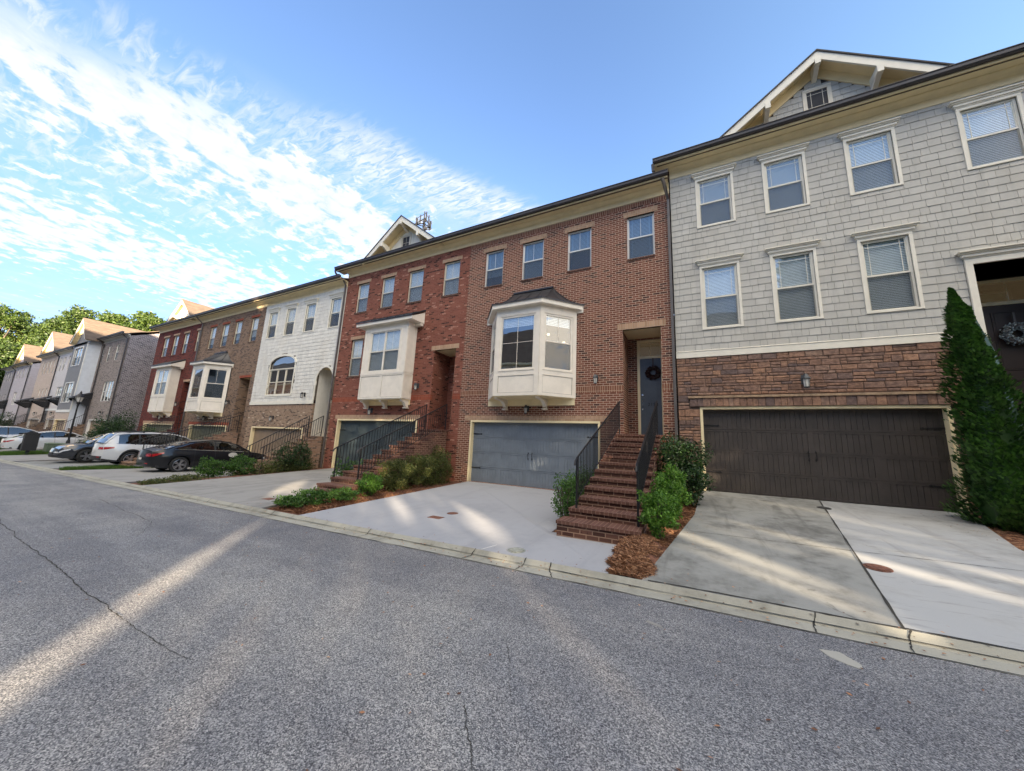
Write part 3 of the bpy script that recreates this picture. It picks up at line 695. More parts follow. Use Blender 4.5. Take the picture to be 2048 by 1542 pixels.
def entry(par, x0, x1, z0, z1, y, depth, wallm, dx0, dx1, dz1, dmat, frame=None, num=None, ceil=None, transom=True, trz=None):
    """recess with front door; dx0..dx1 door frame outer, top dz1"""
    m = MB(); Y = y+depth
    m.quad((x0, y+.12, z0), (x0, y+.12, z1), (x0, Y, z1), (x0, Y, z0)); m.quad((x1, y+.12, z0), (x1, Y, z0), (x1, Y, z1), (x1, y+.12, z1)); m.quad((x0, Y, z0), (x0, Y, z1), (x1, Y, z1), (x1, Y, z0))
    m.build('porch_wall', wallm, par)
    m = MB(); m.box(x0, x1, y, Y+.05, z1, z1+.03); m.build('porch_ceiling', ceil or cream, par)
    fr = frame or cream; m = MB(); f = .09
    m.box(dx0, dx0+f, Y-.05, Y-.002, z0, dz1); m.box(dx1-f, dx1, Y-.05, Y-.002, z0, dz1); m.box(dx0+f, dx1-f, Y-.05, Y-.002, dz1-f, dz1)
    dt = trz or dz1-.55; m.box(dx0+f, dx1-f, Y-.05, Y-.002, dt, dt+.09)
    fo = m.build('door_frame', fr, par)
    a, b = dx0+f, dx1-f
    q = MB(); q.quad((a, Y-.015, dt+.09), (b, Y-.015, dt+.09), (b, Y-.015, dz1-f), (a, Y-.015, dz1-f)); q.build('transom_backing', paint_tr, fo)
    q = MB(); q.quad((a, Y-.02, dt+.09), (b, Y-.02, dt+.09), (b, Y-.02, dz1-f), (a, Y-.02, dz1-f)); q.build('transom_glass', glass, fo)
    q = MB(); q.box((a+b)/2-.01, (a+b)/2+.01, Y-.03, Y-.021, dt+.09, dz1-f); q.build('transom_bar', fr, fo)
    d = MB(); d.box(a, b, Y-.03, Y-.012, z0+.02, dt)
    H = dt-z0
    def panel(pa, pb, pc, pd):
        d.box(pa, pb, Y-.042, Y-.03, pc, pc+.02); d.box(pa, pb, Y-.042, Y-.03, pd-.02, pd); d.box(pa, pa+.02, Y-.042, Y-.03, pc+.02, pd-.02); d.box(pb-.02, pb, Y-.042, Y-.03, pc+.02, pd-.02)
        d.box(pa+.05, pb-.05, Y-.037, Y-.03, pc+.05, pd-.05)
    panel(a+.13, b-.13, z0+.25, z0+H*.36); panel(a+.13, b-.13, z0+H*.44, z0+H*.94)
    do = d.build('front_door', dmat, par)
    k = MB(); X = a+.07; Z = z0+H*.42
    k.tube([(X, Y-.035, Z+.12), (X, Y-.09, Z+.08), (X, Y-.09, Z-.08), (X, Y-.035, Z-.12)], .012, 6); k.lathe([(0, -.03), (.035, -.025), (.035, 0)], (X, Y-.03, Z+.26), 10, 'y'); k.lathe([(0, -.02), (.03, -.018), (.03, 0)], (X, Y-.03, Z-.22), 10, 'y')
    k.build('door_handle', chrome, do)
    return do, (a, b, Y, z0, H)
def stairs(name, label, x0, x1, y0, y1, z0, z1, n, rails, mat, tread, rail_y0=None, group=None, rh=.9, wing=.0):
    t = thing(name, ((x0+x1)/2, y0, z0), label, 'stairs', group)
    m = MB(); tm = MB(); rn = (y1-y0)/n; rs = (z1-z0)/n
    for i in range(n):
        ya, zt = y0+i*rn, z0+(i+1)*rs; e = .14 if i == 0 else (.05 if i == 1 else 0)
        m.box(x0-e, x1, ya+.03, y1 if i == n-1 else ya+rn+.03, z0-.4, zt-.055)
        tm.box(x0-e-.01, x1+.01, ya, ya+rn+.03 if i < n-1 else y1+1.15, zt-.054, zt)
    # side stringer brick walls
    m.prism_x([(y0+.6, z0-.4), (y1+.0, z0-.4), (y1, z1-.06), (y1-rn, z1-.06), (y0+.6, z0+.15)], x0-.02, x0+.0-.001) if wing else None
    m.build('steps', mat, t); tm.build('treads', tread, t)
    sl = (z1-z0)/(y1-y0)
    for xr, ya, yb, curl in rails:
        r = MB(); zf = lambda y: z0+rs+(y-y0)*sl
        zl = lambda y: z0+rs*math.floor((y-y0)/rn+1)
        r.tube([(xr, ya-.14, zf(ya)+rh-.14), (xr, ya-.10, zf(ya)+rh-.06), (xr, ya, zf(ya)+rh)]+[(xr, ya+(yb-ya)*k/6, zf(ya+(yb-ya)*k/6)+rh) for k in range(1, 7)], .02, 6)
        r.tube([(xr, ya, zf(ya)+.10), (xr, yb, zf(yb)+.10)], .010, 4)
        k = int((yb-ya)/.115)
        for i in range(k+1):
            y = ya+(yb-ya)*i/k; w = .016 if i in (0, k) else .0072
            r.box(xr-w, xr+w, y-w, y+w, (zf(y)+.1 if i not in (0, k) else zl(y)-.02), zf(y)+rh)
        r.build('railing', iron, t)
    return t
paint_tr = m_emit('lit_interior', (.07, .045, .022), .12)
# ------------------------------------------------------------------ ground, road, kerb
SL = .017
rz = lambda x: -1.6+SL*x
def sheet(name, poly, zf, mat, kind='structure', thick=.0, parent=None):
    m = MB()
    if thick: m.prism_z(poly, lambda x, y: zf(x, y)-thick, zf)
    else: m.add([(x, y, zf(x, y)) for x, y in poly], [tuple(range(len(poly)))])
    o = m.build(name, mat, parent)
    if kind and not parent: o['kind'] = kind
    return o
sheet('ground', [(-500, -300), (300, -300), (300, 400), (-500, 400)], lambda x, y: rz(x)-.12, soil)
Y0 = 4.45; Y1 = 4.74
road = sheet('road', [(-260, -5.2), (90, -5.2), (90, Y0), (-260, Y0)], lambda x, y: rz(x), asphalt)
m = MB()
for yy in ((Y0, Y0+.20, .002, .006), (Y0+.20, Y0+.25, .006, .05), (Y0+.25, Y1, .05, .085)):
    m.quad((-260, yy[0], rz(-260)+yy[2]), (90, yy[0], rz(90)+yy[2]), (90, yy[1], rz(90)+yy[3]), (-260, yy[1], rz(-260)+yy[3]))
m.quad((-260, Y1, rz(-260)+.085), (90, Y1, rz(90)+.085), (90, Y1+.02, rz(90)-.1), (-260, Y1+.02, rz(-260)-.1))
curb = m.build('curb', conc_curb); curb['kind'] = 'structure'
def wiggle(p, q, w, n, amp, zf, rnd=random):
    m = MB(); P = []; p = Vector(p); q = Vector(q); d = (q-p); nn = Vector((-d.y, d.x)).normalized(); off = 0
    for i in range(n+1):
        off += rnd.uniform(-amp, amp); off *= .9; c = p+d*i/n+nn*off; ww = w*rnd.uniform(.35, 1.3); P.append((c+nn*ww/2, c-nn*ww/2))
    for (a, b), (c, e) in zip(P, P[1:]): m.quad((b.x, b.y, zf(b.x, b.y)), (e.x, e.y, zf(e.x, e.y)), (c.x, c.y, zf(c.x, c.y)), (a.x, a.y, zf(a.x, a.y)))
    return m
rzf = lambda x, y: rz(x)+.004
for (p, q, w, n, a) in (((-14, 1.8), (-6.5, 1.52), .012, 110, .012), ((-6.5, 1.52), (-4.6, 1.47), .010, 44, .010), ((-4.6, 1.47), (-3.3, 1.5), .006, 36, .010), ((-1.32, 2.1), (-1.0, 1.78), .006, 24, .010), ((-1.0, 1.78), (-.7, 1.3), .005, 20, .012),
                        ((-1.5, 3.0), (-1.1, 2.3), .004, 16, .016), ((-13.5, 3.4), (-9.3, 3.1), .012, 30, .014), ((-9.3, 3.1), (-8.2, 2.6), .008, 14, .016), ((-26, 2.6), (-14, 1.1), .016, 60, .02)):
    wiggle(p, q, w, n, a, rzf).build('crack', joint_m, road)
czf = lambda x, y: rz(x)+(.007 if y < Y0+.2 else (.007+(y-Y0-.2)*.9 if y < Y0+.25 else .056+(y-Y0-.25)*.875))+.004
wiggle((-60, Y0+.215), (20, Y0+.215), .012, 400, .003, lambda x, y: rz(x)+.03).build('gutter_line', joint_m, curb)
wiggle((-60, Y0+.0), (20, Y0+.0), .014, 400, .004, lambda x, y: rz(x)+.008).build('gutter_line', joint_m, curb)
for x, j in ((.98, .06), (1.62, .1), (-1.62, -.1), (-2.12, .02), (-3.0, .05), (-5.2, .0), (-8.2, .03), (-11, 0), (2.3, .25), (-14, 0)):
    wiggle((x, Y0+.01), (x+j, Y1), .016, 10, .012, czf).build('crack', joint_m, curb)
m = MB(); m.prism_z([(.92, 4.12), (1.06, 4.15), (1.15, 4.0), (1.13, 3.92), (1.05, 3.95), (.96, 4.02)], lambda x, y: rz(x)-.01, rzf); m.build('asphalt_patch', patch_m, road)
m = MB(); m.prism_z([(-.42, 3.90), (-.30, 3.86), (-.27, 3.80), (-.36, 3.83), (-.43, 3.86)], lambda x, y: rz(x)-.01, rzf); m.build('asphalt_patch', conc_mid, road)

lots = []
def lotz(zg):
    return lambda x, y: (rz(x)+.085)+(min(max(y, Y1), 11.5)-Y1)/(11.5-Y1)*(zg-(rz(x)+.085))
def lot(x0, x1, zg, mat=mulch):
    f = lotz(zg); sheet('planting_bed', [(x0, Y1+.01), (x1, Y1+.01), (x1, 11.45), (x0, 11.45)], lambda x, y: f(x, y)-.045, mat)
    return f
def drive(poly, f, mat, off=.0, thick=.12):
    P = []
    for (x, y), (x2, y2) in zip(poly, poly[1:]+poly[:1]): P += [(x, y)]
    return sheet('driveway', P, lambda x, y: f(x, y)+off, mat, thick=thick)
def joint(par, p, q, w, f, mat=joint_m, amp=.003, n=24): return wiggle(p, q, w, n, amp, lambda x, y: f(x, y)+.004).build('joint', mat, par)
zG, zB, zR, zW = -1.0, -1.42, -1.47, -1.92
fG, fB, fR, fW = lotz(zG), lotz(zB), lotz(zR), lotz(zW)
lot(-.62, 9.6, zG); lot(-8.3, -.62, zB); lot(-16.3, -8.3, zR); lot(-40.6, -16.3, zW)
d = drive([(-.57, Y1), (1.69, Y1), (2.25, 8.1), (2.86, 11.52), (.27, 11.52), (.05, 8.4)], fG, conc_old)
joint(d, (1.69, Y1), (2.86, 11.5), .028, fG); joint(d, (-.28, 7.12), (2.1, 7.17), .013, fG)
d2 = drive([(1.695, Y1), (4.75, Y1), (4.3, 7.0), (4.42, 8.5), (5.36, 11.52), (2.865, 11.52), (2.255, 8.1)], fG, conc_oldr, -.004)
joint(d2, (2.1, 7.17), (4.3, 7.25), .013, fG)
joint(d, (-.5, Y1+.02), (1.7, Y1+.02), .03, fG, amp=.006); joint(d2, (1.7, Y1+.02), (4.7, Y1+.02), .026, fG, amp=.006)
d3 = drive([(-7.35, Y1), (-.98, Y1), (-.84, 6.3), (-2.3, 6.3), (-2.6, 11.52), (-7.6, 11.52)], fB, conc_new)
jl = paint('joint_light', (.70, .69, .66), .9)
joint(d3, (-7.35, 7.55), (-2.42, 7.0), .014, fB, jl, .001); joint(d3, (-2.4, 6.3), (-2.85, Y1), .012, fB, jl, .001)
d4 = drive([(-15.5, Y1), (-8.75, Y1), (-9.2, 6.0), (-10.1, 7.3), (-10.4, 11.52), (-15.5, 11.52)], fR, conc_mid)
joint(d4, (-15.5, 7.2), (-10.1, 7.2), .02, fR); joint(d4, (-13, Y1), (-13, 11.4), .018, fR)
d5 = drive([(-23.9, Y1), (-16.9, Y1), (-18.0, 6.6), (-18.3, 11.52), (-23.9, 11.52)], fW, conc_mid)
joint(d5, (-23.9, 7.4), (-18.1, 7.4), .02, fW)
d6 = drive([(-32.0, Y1), (-25.4, Y1), (-26.2, 11.52), (-31.8, 11.52)], fW, conc_old)
d7 = drive([(-40.3, Y1), (-33.0, Y1), (-34.0, 11.52), (-39.9, 11.52)], fW, conc_mid)
# far lots
fF = lambda x, y: (rz(x)+.085)+(min(max(y, Y1), 10.9)-Y1)/(10.9-Y1)*(-1.8-(rz(x)+.085))
sheet('planting_bed', [(-110, Y1+.01), (-40.6, Y1+.01), (-40.6, 10.85), (-110, 10.85)], lambda x, y: fF(x, y)-.05, mulch)
for x0, x1 in ((-51.5, -44.9), (-60.5, -54), (-68, -62), (-76, -70), (-88, -80), (-97, -90)):
    drive([(x0, Y1), (x1, Y1), (x1, 10.85), (x0, 10.85)], fF, conc_mid)

def cover(name, label, x, y, r, f, mat, rect=False, ang=0, tilt=0):
    m = MB(); z = f(x, y)+.006; sl_ = (f(x, y+.1)-f(x, y))/.1
    if rect: pts = [(-r*1.15, -r*.7), (r*1.15, -r*.7), (r*1.15, r*.7), (-r*1.15, r*.7)]
    else: pts = [(r*math.cos(a*math.pi/10), r*math.sin(a*math.pi/10)) for a in range(20)]
    P = [(x+a, y+b) for a, b in pts]; m.prism_z(P, lambda X, Y: f(X, Y)-.05, lambda X, Y: f(X, Y)+.006)
    P = [(x+a*.8, y+b*.8) for a, b in pts]; m.prism_z(P, lambda X, Y: f(X, Y)+.006, lambda X, Y: f(X, Y)+.014)
    return tagit(recentre(m.build(name, mat)), label, 'utility cover')
cover('manhole_cover', 'round rusty cover in the pale streaked slab before the dark brown garage', 2.14, 6.5, .14, fG, rust)
cover('drain_cover', 'small dark cover at the head of the slab joint by the dark brown garage door', 2.68, 10.5, .13, fG, paint('dark_cover', (.04, .04, .04), .8))
cover('manhole_cover', 'round rusty cover on the new white slab beside the dark rectangular box lid', -4.72, 6.55, .16, fB, rust)
cover('meter_cover', 'dark rectangular box lid on the new white slab left of the round rusty cover', -4.78, 6.05, .17, fB, rust, True)
cover('meter_cover', 'mossy greenish oval lid on the white slab next to the kerb', -2.37, 4.98, .14, fB, mossy)
cover('meter_cover', 'long rusty lid near the kerb on the slab of the red brick house', -9.75, 5.45, .18, fR, rust, True)
cover('manhole_cover', 'round dark lid higher on the slab of the red brick house', -10.9, 6.4, .15, fR, rust)

# ------------------------------------------------------------------ townhouse 1: grey shake
H = thing('townhouse', (-.27, 11.4, -1.0), 'tall three storey townhouse of grey shakes over brown ledge stone with a dark brown garage', 'townhouse')
y = 11.4; GX0, GX1 = -.24, 9.6
wins = [(.57, 1.48, 7.13, 8.75), (2.35, 3.25, 7.13, 8.75), (4.22, 5.12, 7.13, 8.75), (6.35, 7.27, 7.13, 8.75),
        (.57, 1.48, 3.75, 5.69), (2.35, 3.25, 3.75, 5.69), (4.22, 5.12, 3.75, 5.69)]
dr_ = (6.06, 7.75, 1.02, 4.66, 1.1); holes = wins+[dr_]; gar = (.33, 5.33, -1.0, 1.37)
m = MB(); wall(m, GX0, GX1, 2.86, 9.3, y, holes); m.build('siding_backing', gap_m, H)
sk = [(a-.06, b+.06, c-.045, d+.07) for a, b, c, d in wins]+[(5.93, 7.9, 1.0, 4.82)]
shakes(GX0, GX1, 3.06, 9.2, y, sk, row=.205, wr=(.12, .34)).build('shake_siding', shake_g, H)
m = MB(); m.box(GX0, 5.94, y-.045, y, 2.86, 3.05); m.box(7.9, GX1, y-.045, y, 2.86, 3.05); m.prism_x([(y-.03, 3.05), (y-.06, 3.05), (y-.03, 3.075)], GX0, 5.94); m.build('trim_band', cream2, H)
sh_ = [(gar[0], gar[1], -2, gar[3]), (.06, 5.62, 1.37, 1.68), dr_]
m = MB(); wall(m, GX0, GX1, -1.35, 2.86, y, [(gar[0], gar[1], -1.4, gar[3], .22), dr_]); m.build('stone_backing', stone_back, H)
stones(GX0, 6.06, -1.3, 2.86, y, sh_).build('stone_wall', stone, H)
stones(7.75, GX1, -1.3, 2.86, y, []).build('stone_wall', stone, H)
m = MB(); xx = .08
while xx < 5.6:
    wd = random.uniform(.11, .20); m.box(xx+.005, min(xx+wd, 5.6)-.005, y-random.uniform(.05, .075), y, 1.38, 1.62); xx += wd
m.build('stone_lintel', stone, H)
m = MB(); m.box(.04, 5.64, y-.10, y, 1.62, 1.68); m.build('lintel_ledge', paint('sandstone', (.36, .25, .16), .9, var=.25, vs=10, bmp=.5), H)
garage(H, *gar[:2], gar[2], gar[3], y, gd_brown, lab='dark brown carriage style garage door')
for i, wn in enumerate(wins):
    bl = [(.0, 1), (.0, 1), (0, 1), (0, 1), (.0, 1), (0, 1), (0, 1)][i]
    window(H, *wn, y, casing=.065, crown=True, fr=cream2, rec=.02, muntin='prairie', blind=bl, slat=.045 if i not in (0, 1) else .03)
m = MB(); m.box(5.94, 6.06, y-.05, y+.1, 1.0, 4.66); m.box(7.75, 7.87, y-.05, y+.1, 1.0, 4.66); m.box(5.94, 7.87, y-.052, y+.1, 4.66, 4.80)
for a, b, e in ((4.80, 4.83, .02), (4.83, 4.90, .05), (4.90, 4.935, .08), (4.935, 4.965, .12)): m.box(5.94-e, 7.87+e, y-.05-e, y, a, b)
m.build('door_casing', cream2, H)
_, dd = entry(H, 6.06, 7.75, 1.02, 4.66, y, 1.1, door_br, 6.55, 7.65, 4.62, door_br, trz=3.95)
eave(H, GX0, GX1, 9.12, y, ends=(.46, .3), fr=.34); main_roof(H, -.6, GX1, 9.5, y-.4)
shell(H, -.25, GX1, -1.3, 9.4, y+.01, mat=sid_grey)
gable(H, 1.1, 6.3, 9.62, 3.72, 11.62, 10.98, 5.0, gap_m, cream2, shingle_d, over=.44, shake=shake_g, win=(3.47, 4.03, 10.05, 10.78, 'prairie4'))
lantern(H, 2.77, y-.04, 2.05, 1.15)
downspout(H, [(-.72, y-.56, 9.45), (-.72, y-.5, 9.25), (-.5, y-.15, 9.0), (-.42, y-.06, 8.9)])
for X in (.35, 5.9): 
    m = MB(); m.prism_x([(10.95, 9.62), (11.0, 9.72), (11.5, 9.9), (11.6, 9.7)], X, X+.45); m.build('roof_vent', gutter_m, H)
wr = thing('wreath', (7.06, 12.44, 2.75), 'pale blue grey wreath hung on the dark brown front door', 'wreath')
def wreath(t, x, y, z, R0, r, mat, n=900, ls=.05):
    pts = []
    for _ in range(n):
        a = random.uniform(0, 6.283); b = random.uniform(0, 6.283); q = r*math.sqrt(random.random())
        pts.append((x+(R0+q*math.cos(b))*math.cos(a), y+q*math.sin(b)*.6, z+(R0+q*math.cos(b))*math.sin(a)))
    leaves(pts, ls, .7).build('leaves', mat, t)
    m = MB(); m.tube([(x+R0*math.cos(k*math.pi/12), y+.02, z+R0*math.sin(k*math.pi/12)) for k in range(25)], r*.6, 6); m.box(x-.02, x+.02, y+.01, y+.03, z+R0, z+R0+.35); m.build('ring', bark if mat is wr_red else spout_m, t)
wreath(wr, 7.08, 12.36, 3.17, .19, .10, wr_grey)
stairs('front_steps', 'steps with black railings climbing to the dark brown front door at the far right', 6.5, 7.7, 8.0, 11.4, -1.15, 1.02, 12, [(6.55, 8.2, 11.3, 1), (7.65, 8.2, 11.3, 1)], br_step, br_step)

# ------------------------------------------------------------------ angled bay
def face(par, p0, p1, zb, zt, wz, marg, style='dh', muntin='tapes', blind=(.8, 1), pane=.0, back=False, sc=True, gl=None):
    p0 = Vector(p0); p1 = Vector(p1); L = (p1-p0).length; a = math.atan2(p1.y-p0.y, p1.x-p0.x)
    M = Matrix.Translation((p0.x, p0.y, 0)) @ Matrix.Rotation(a, 4, 'Z'); m = MB(); m.M = M
    wx0, wx1 = marg, L-marg
    wall(m, 0, L, zb, zt, 0, [(wx0, wx1, wz[0], wz[1], .05)])
    m.box(0, marg-.03, -.022, -.001, zb+.0, zt); m.box(L-marg+.03, L, -.022, -.001, zb, zt)
    m.box(marg-.03, L-marg+.03, -.022, -.001, zb, zb+.10); m.box(marg-.03, L-marg+.03, -.022, -.001, wz[0]-.22, wz[0]-.02); m.box(marg-.03, L-marg+.03, -.022, -.001, wz[1]+.02, zt)
    m.box(wx0-.03, wx1+.03, -.04, -.0225, wz[0]-.05, wz[0]-.01)
    m.build('bay_panel', bay_p, par)
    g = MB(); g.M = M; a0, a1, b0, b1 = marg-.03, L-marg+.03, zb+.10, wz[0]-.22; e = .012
    g.box(a0, a1, -.006, -.001, b1-e, b1); g.box(a0, a1, -.006, -.001, b0, b0+e); g.box(a0, a0+e, -.006, -.001, b0+e, b1-e); g.box(a1-e, a1, -.006, -.001, b0+e, b1-e); g.build('panel_shade_line', shade_line_m, par)
    return window(par, wx0, wx1, wz[0], wz[1], 0, style=style, M=M, fr=bay_p, rec=.0, muntin=muntin, blind=blind, scr=sc, back=back, name='bay_window', gl=gl)
def bay_angled(H, xs, y, d, zb, zt, wz, fz, rz_, topx, room=True, bl=(.82, 1.0), glm=None, mc='cross'):
    xl, fl, fr, xr = xs; yf = y-d
    face(H, (xl, y), (fl, yf), zb, zt, wz, .17); face(H, (fl, yf), (fr, yf), zb, zt, wz, .20, style='fixed', muntin=mc, blind=bl, sc=False, gl=glm); face(H, (fr, yf), (xr, y), zb, zt, wz, .17, blind=bl)
    P = [(xl, y), (fl, yf), (fr, yf), (xr, y)]
    m = MB(); m.prism_z([P[0], P[1], P[2], P[3]], zb-.02, zb+.015); m.box(xl+.02, xr-.02, y-.05, y-.001, zb-.24, zb-.02); m.build('bay_base', cream, H)
    for X in (fl+.05, fr-.08):
        k = MB(); k.prism_x([(y-.05, zb-.02), (yf+.12, zb-.02), (yf+.12, zb-.08), (y-.45, zb-.11), (y-.26, zb-.22), (y-.22, zb-.30), (y-.05, zb-.36)], X-.06, X+.06); k.box(X-.08, X+.08, y-.26, y-.04, zb-.40, zb-.36); k.build('corbel', bay_p, H)
    # eave
    def off(e): return [(xl-e*1.25, y), (fl-e*.55, yf-e), (fr+e*.55, yf-e), (xr+e*1.25, y)]
    O = off(.20); I = P; m = MB()
    for (a, b), (c, e) in zip(zip(O, O[1:]), zip(I, I[1:])):
        m.quad((a[0], a[1], fz[0]), (b[0], b[1], fz[0]), (b[0], b[1], fz[1]), (a[0], a[1], fz[1])); m.quad((a[0], a[1], fz[0]), (c[0], c[1], fz[0]), (e[0], e[1], fz[0]), (b[0], b[1], fz[0]))
    m.box(O[0][0], xl, y-.03, y-.002, fz[0]-.10, fz[1]); m.box(xr, O[3][0], y-.03, y-.002, fz[0]-.10, fz[1])
    m.build('bay_fascia', bay_p, H)
    m = MB(); O2 = off(.235); n = 8
    Tp = [(topx[0], y), (topx[0], y-.04), (topx[1], y-.04), (topx[1], y)]
    rows = []
    for i in range(n+1):
        s = i/n; zz = fz[1]+(rz_-fz[1])*(s**1.9*.75+s*.25); rows.append([(a[0]+(b[0]-a[0])*s, a[1]+(b[1]-a[1])*s, zz) for a, b in zip(O2, Tp)])
    k0 = len(m.v)
    for r in rows: m.v += r
    for i in range(n):
        for j in range(3): m.f.append((k0+i*4+j, k0+i*4+j+1, k0+i*4+j+5, k0+i*4+j+4))
    for j in range(3):
        a, b = O2[j], O2[j+1]; m.quad((a[0], a[1], fz[1]-.03), (b[0], b[1], fz[1]-.03), (b[0], b[1], fz[1]), (a[0], a[1], fz[1]))
    for j, t in [(0, 0), (1, 0), (2, 0), (3, 0), (1, .25), (1, .5), (1, .75), (0, .5), (2, .5)]:
        pts = [Vector(r[j]).lerp(Vector(r[min(j+1, 3)]), t) for r in rows]
        pts = [(p.x, p.y-.004, p.z+.012) for p in pts]; m.tube(pts, .014, 4)
    m.box(topx[0]-.03, topx[1]+.03, y-.10, y-.002, rz_-.01, rz_+.05)
    m.build('bay_roof', metal_roof, H)
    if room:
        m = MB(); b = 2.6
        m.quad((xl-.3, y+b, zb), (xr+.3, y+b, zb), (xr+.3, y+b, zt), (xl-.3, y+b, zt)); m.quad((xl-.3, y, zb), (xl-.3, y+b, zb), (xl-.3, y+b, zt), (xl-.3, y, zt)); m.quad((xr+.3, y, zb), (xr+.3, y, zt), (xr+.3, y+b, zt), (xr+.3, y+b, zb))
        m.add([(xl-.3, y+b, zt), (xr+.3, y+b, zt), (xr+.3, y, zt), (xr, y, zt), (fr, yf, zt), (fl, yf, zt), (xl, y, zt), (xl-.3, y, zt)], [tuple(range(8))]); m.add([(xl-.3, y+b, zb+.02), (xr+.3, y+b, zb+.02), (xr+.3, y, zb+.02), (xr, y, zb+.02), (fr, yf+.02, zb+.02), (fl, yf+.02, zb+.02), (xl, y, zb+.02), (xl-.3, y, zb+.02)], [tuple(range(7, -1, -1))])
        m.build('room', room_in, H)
# ------------------------------------------------------------------ townhouse 2: brown brick
H = thing('townhouse', (-4.3, 11.4, -1.4), 'brown brick townhouse with an angled cream bay and a slate blue garage door', 'townhouse')
X0, X1 = -8.25, -.27
wins = [(-7.45, -6.57, 6.5, 8.1), (-5.71, -4.78, 6.5, 8.1), (-3.81, -2.90, 6.5, 8.1), (-1.65, -.76, 6.5, 8.1)]
en = (-1.83, -.66, .52, 3.98, .12); ga = (-7.66, -2.57, -1.42, .92, .18)
hl = [(w_[0], w_[1], w_[2], w_[3], .1) for w_ in wins]+[en, ga, (-6.9, -3.42, 1.75, 5.0, .05)]
bands = []
m = MB(); wall(m, X0, X1, -1.9, 1.88, y, hl); wall(m, X0, X1, 2.1, 8.45, y, hl); m.build('brick_wall', br_brown, H)
m = MB(); wall(m, X0, X1, 1.88, 2.1, y, hl); m.build('soldier_course', br_brown_s, H); m = MB(); wall(m, X0, X1, 8.45, 8.8, y, hl); m.build('top_soldier_course', br_brown_s, H)
parts('brick_lintel', br_lt, H, [(w_[0]-.12, w_[1]+.12, y-.012, y+.1, w_[3], w_[3]+.2) for w_ in wins]+[(-7.95, -2.3, y-.012, y+.1, .92, 1.10), (-2.0, -.5, y-.012, y+.1, 3.98, 4.19)])
for w_ in wins:
    m = MB(); k = int((w_[1]-w_[0])/.078); s = (w_[1]-w_[0])/k
    for i in range(k): m.box(w_[0]+i*s+.005, w_[0]+(i+1)*s-.005, y-.03, y+.12, w_[2]-.07, w_[2]+.0)
    m.build('brick_sill', br_step, H)
for i, w_ in enumerate(wins): window(H, *w_, y, rec=.07, muntin='tapes', blind=[(.28, 1), (0, 1), (.5, 1), (.0, 1)][i], fr=win_frw, slat=.05, bmat=blind_sky)
garage(H, ga[0], ga[1], ga[2], ga[3], y, gd_blue, lab='slate blue carriage style garage door')
do, (da, db, dY, dz, dH) = entry(H, en[0], en[1], .52, 3.98, y, 1.15, br_brown, -1.52, -.50+.0-.16, 3.89, door_blue, trz=3.22)
c = bpy.data.curves.new('house_number', 'FONT'); c.body = '2154'; c.size = .15; c.extrude = .004; c.align_x = 'CENTER'; c.space_character = 1.15
o = bpy.data.objects.new('house_number', c); col.objects.link(o); o.data.materials.append(iron); o.rotation_euler = (R(90), 0, 0); o.location = ((da+db)/2+.08, dY-.034, dz+dH*.405-.055); bpy.context.view_layer.update()
me = bpy.data.meshes.new_from_object(o); bpy.data.objects.remove(o)
me.transform(Matrix.Translation(Vector(((da+db)/2+.06, dY-.034, dz+dH*.40-.05))-rootloc(do)) @ Matrix.Rotation(R(90), 4, 'X')); o = bpy.data.objects.new('house_number', me); col.objects.link(o); o.parent = do
bay_angled(H, (-6.9, -6.12, -4.4, -3.42), y, 1.0, 1.7, 5.0, (2.62, 4.58), (4.88, 5.06), 5.92, (-5.95, -4.35), glm=glass_r)
m = MB()
for (px_, py_, pz_) in ((-4.95, 12.6, 4.55), (-4.15, 12.2, 4.0), (-3.9, 12.5, 2.9)): m.lathe([(0, .05), (.05, .03), (.06, 0), (.04, -.04), (0, -.05)], (px_, py_, pz_), 12)
m.build('pendant_lamp', bulb, H)
eave(H, X0, X1, 8.62, y, fr=.30, ends=(0, -.02)); main_roof(H, X0, X1, 8.95, y-.42); shell(H, X0, X1, -1.8, 8.8, y+.01, mat=br_brown, left=False, right=False)
lantern(H, -2.70, y, 2.36); lantern(H, -5.21, y, 1.36)
downspout(H, [(-.45, y-.55, 8.85), (-.40, y-.45, 8.7), (-.31, y-.06, 8.35), (-.31, y-.06, 4), (-.31, y-.06, -1.2)], spout_m, .09)
wr = thing('wreath', (-1.0, 12.44, 2.3), 'dark red wreath hung on the slate blue front door', 'wreath'); wreath(wr, -1.0, 12.47, 2.70, .17, .085, wr_red)
stairs('front_steps', 'brown brick steps with black railings climbing to the slate blue front door', -2.0, -.74, 6.08, 11.3, -1.42, .5, 12, [(-1.93, 6.6, 11.25, 1), (-.82, 6.5, 11.25, 1)], br_step, br_step_s)

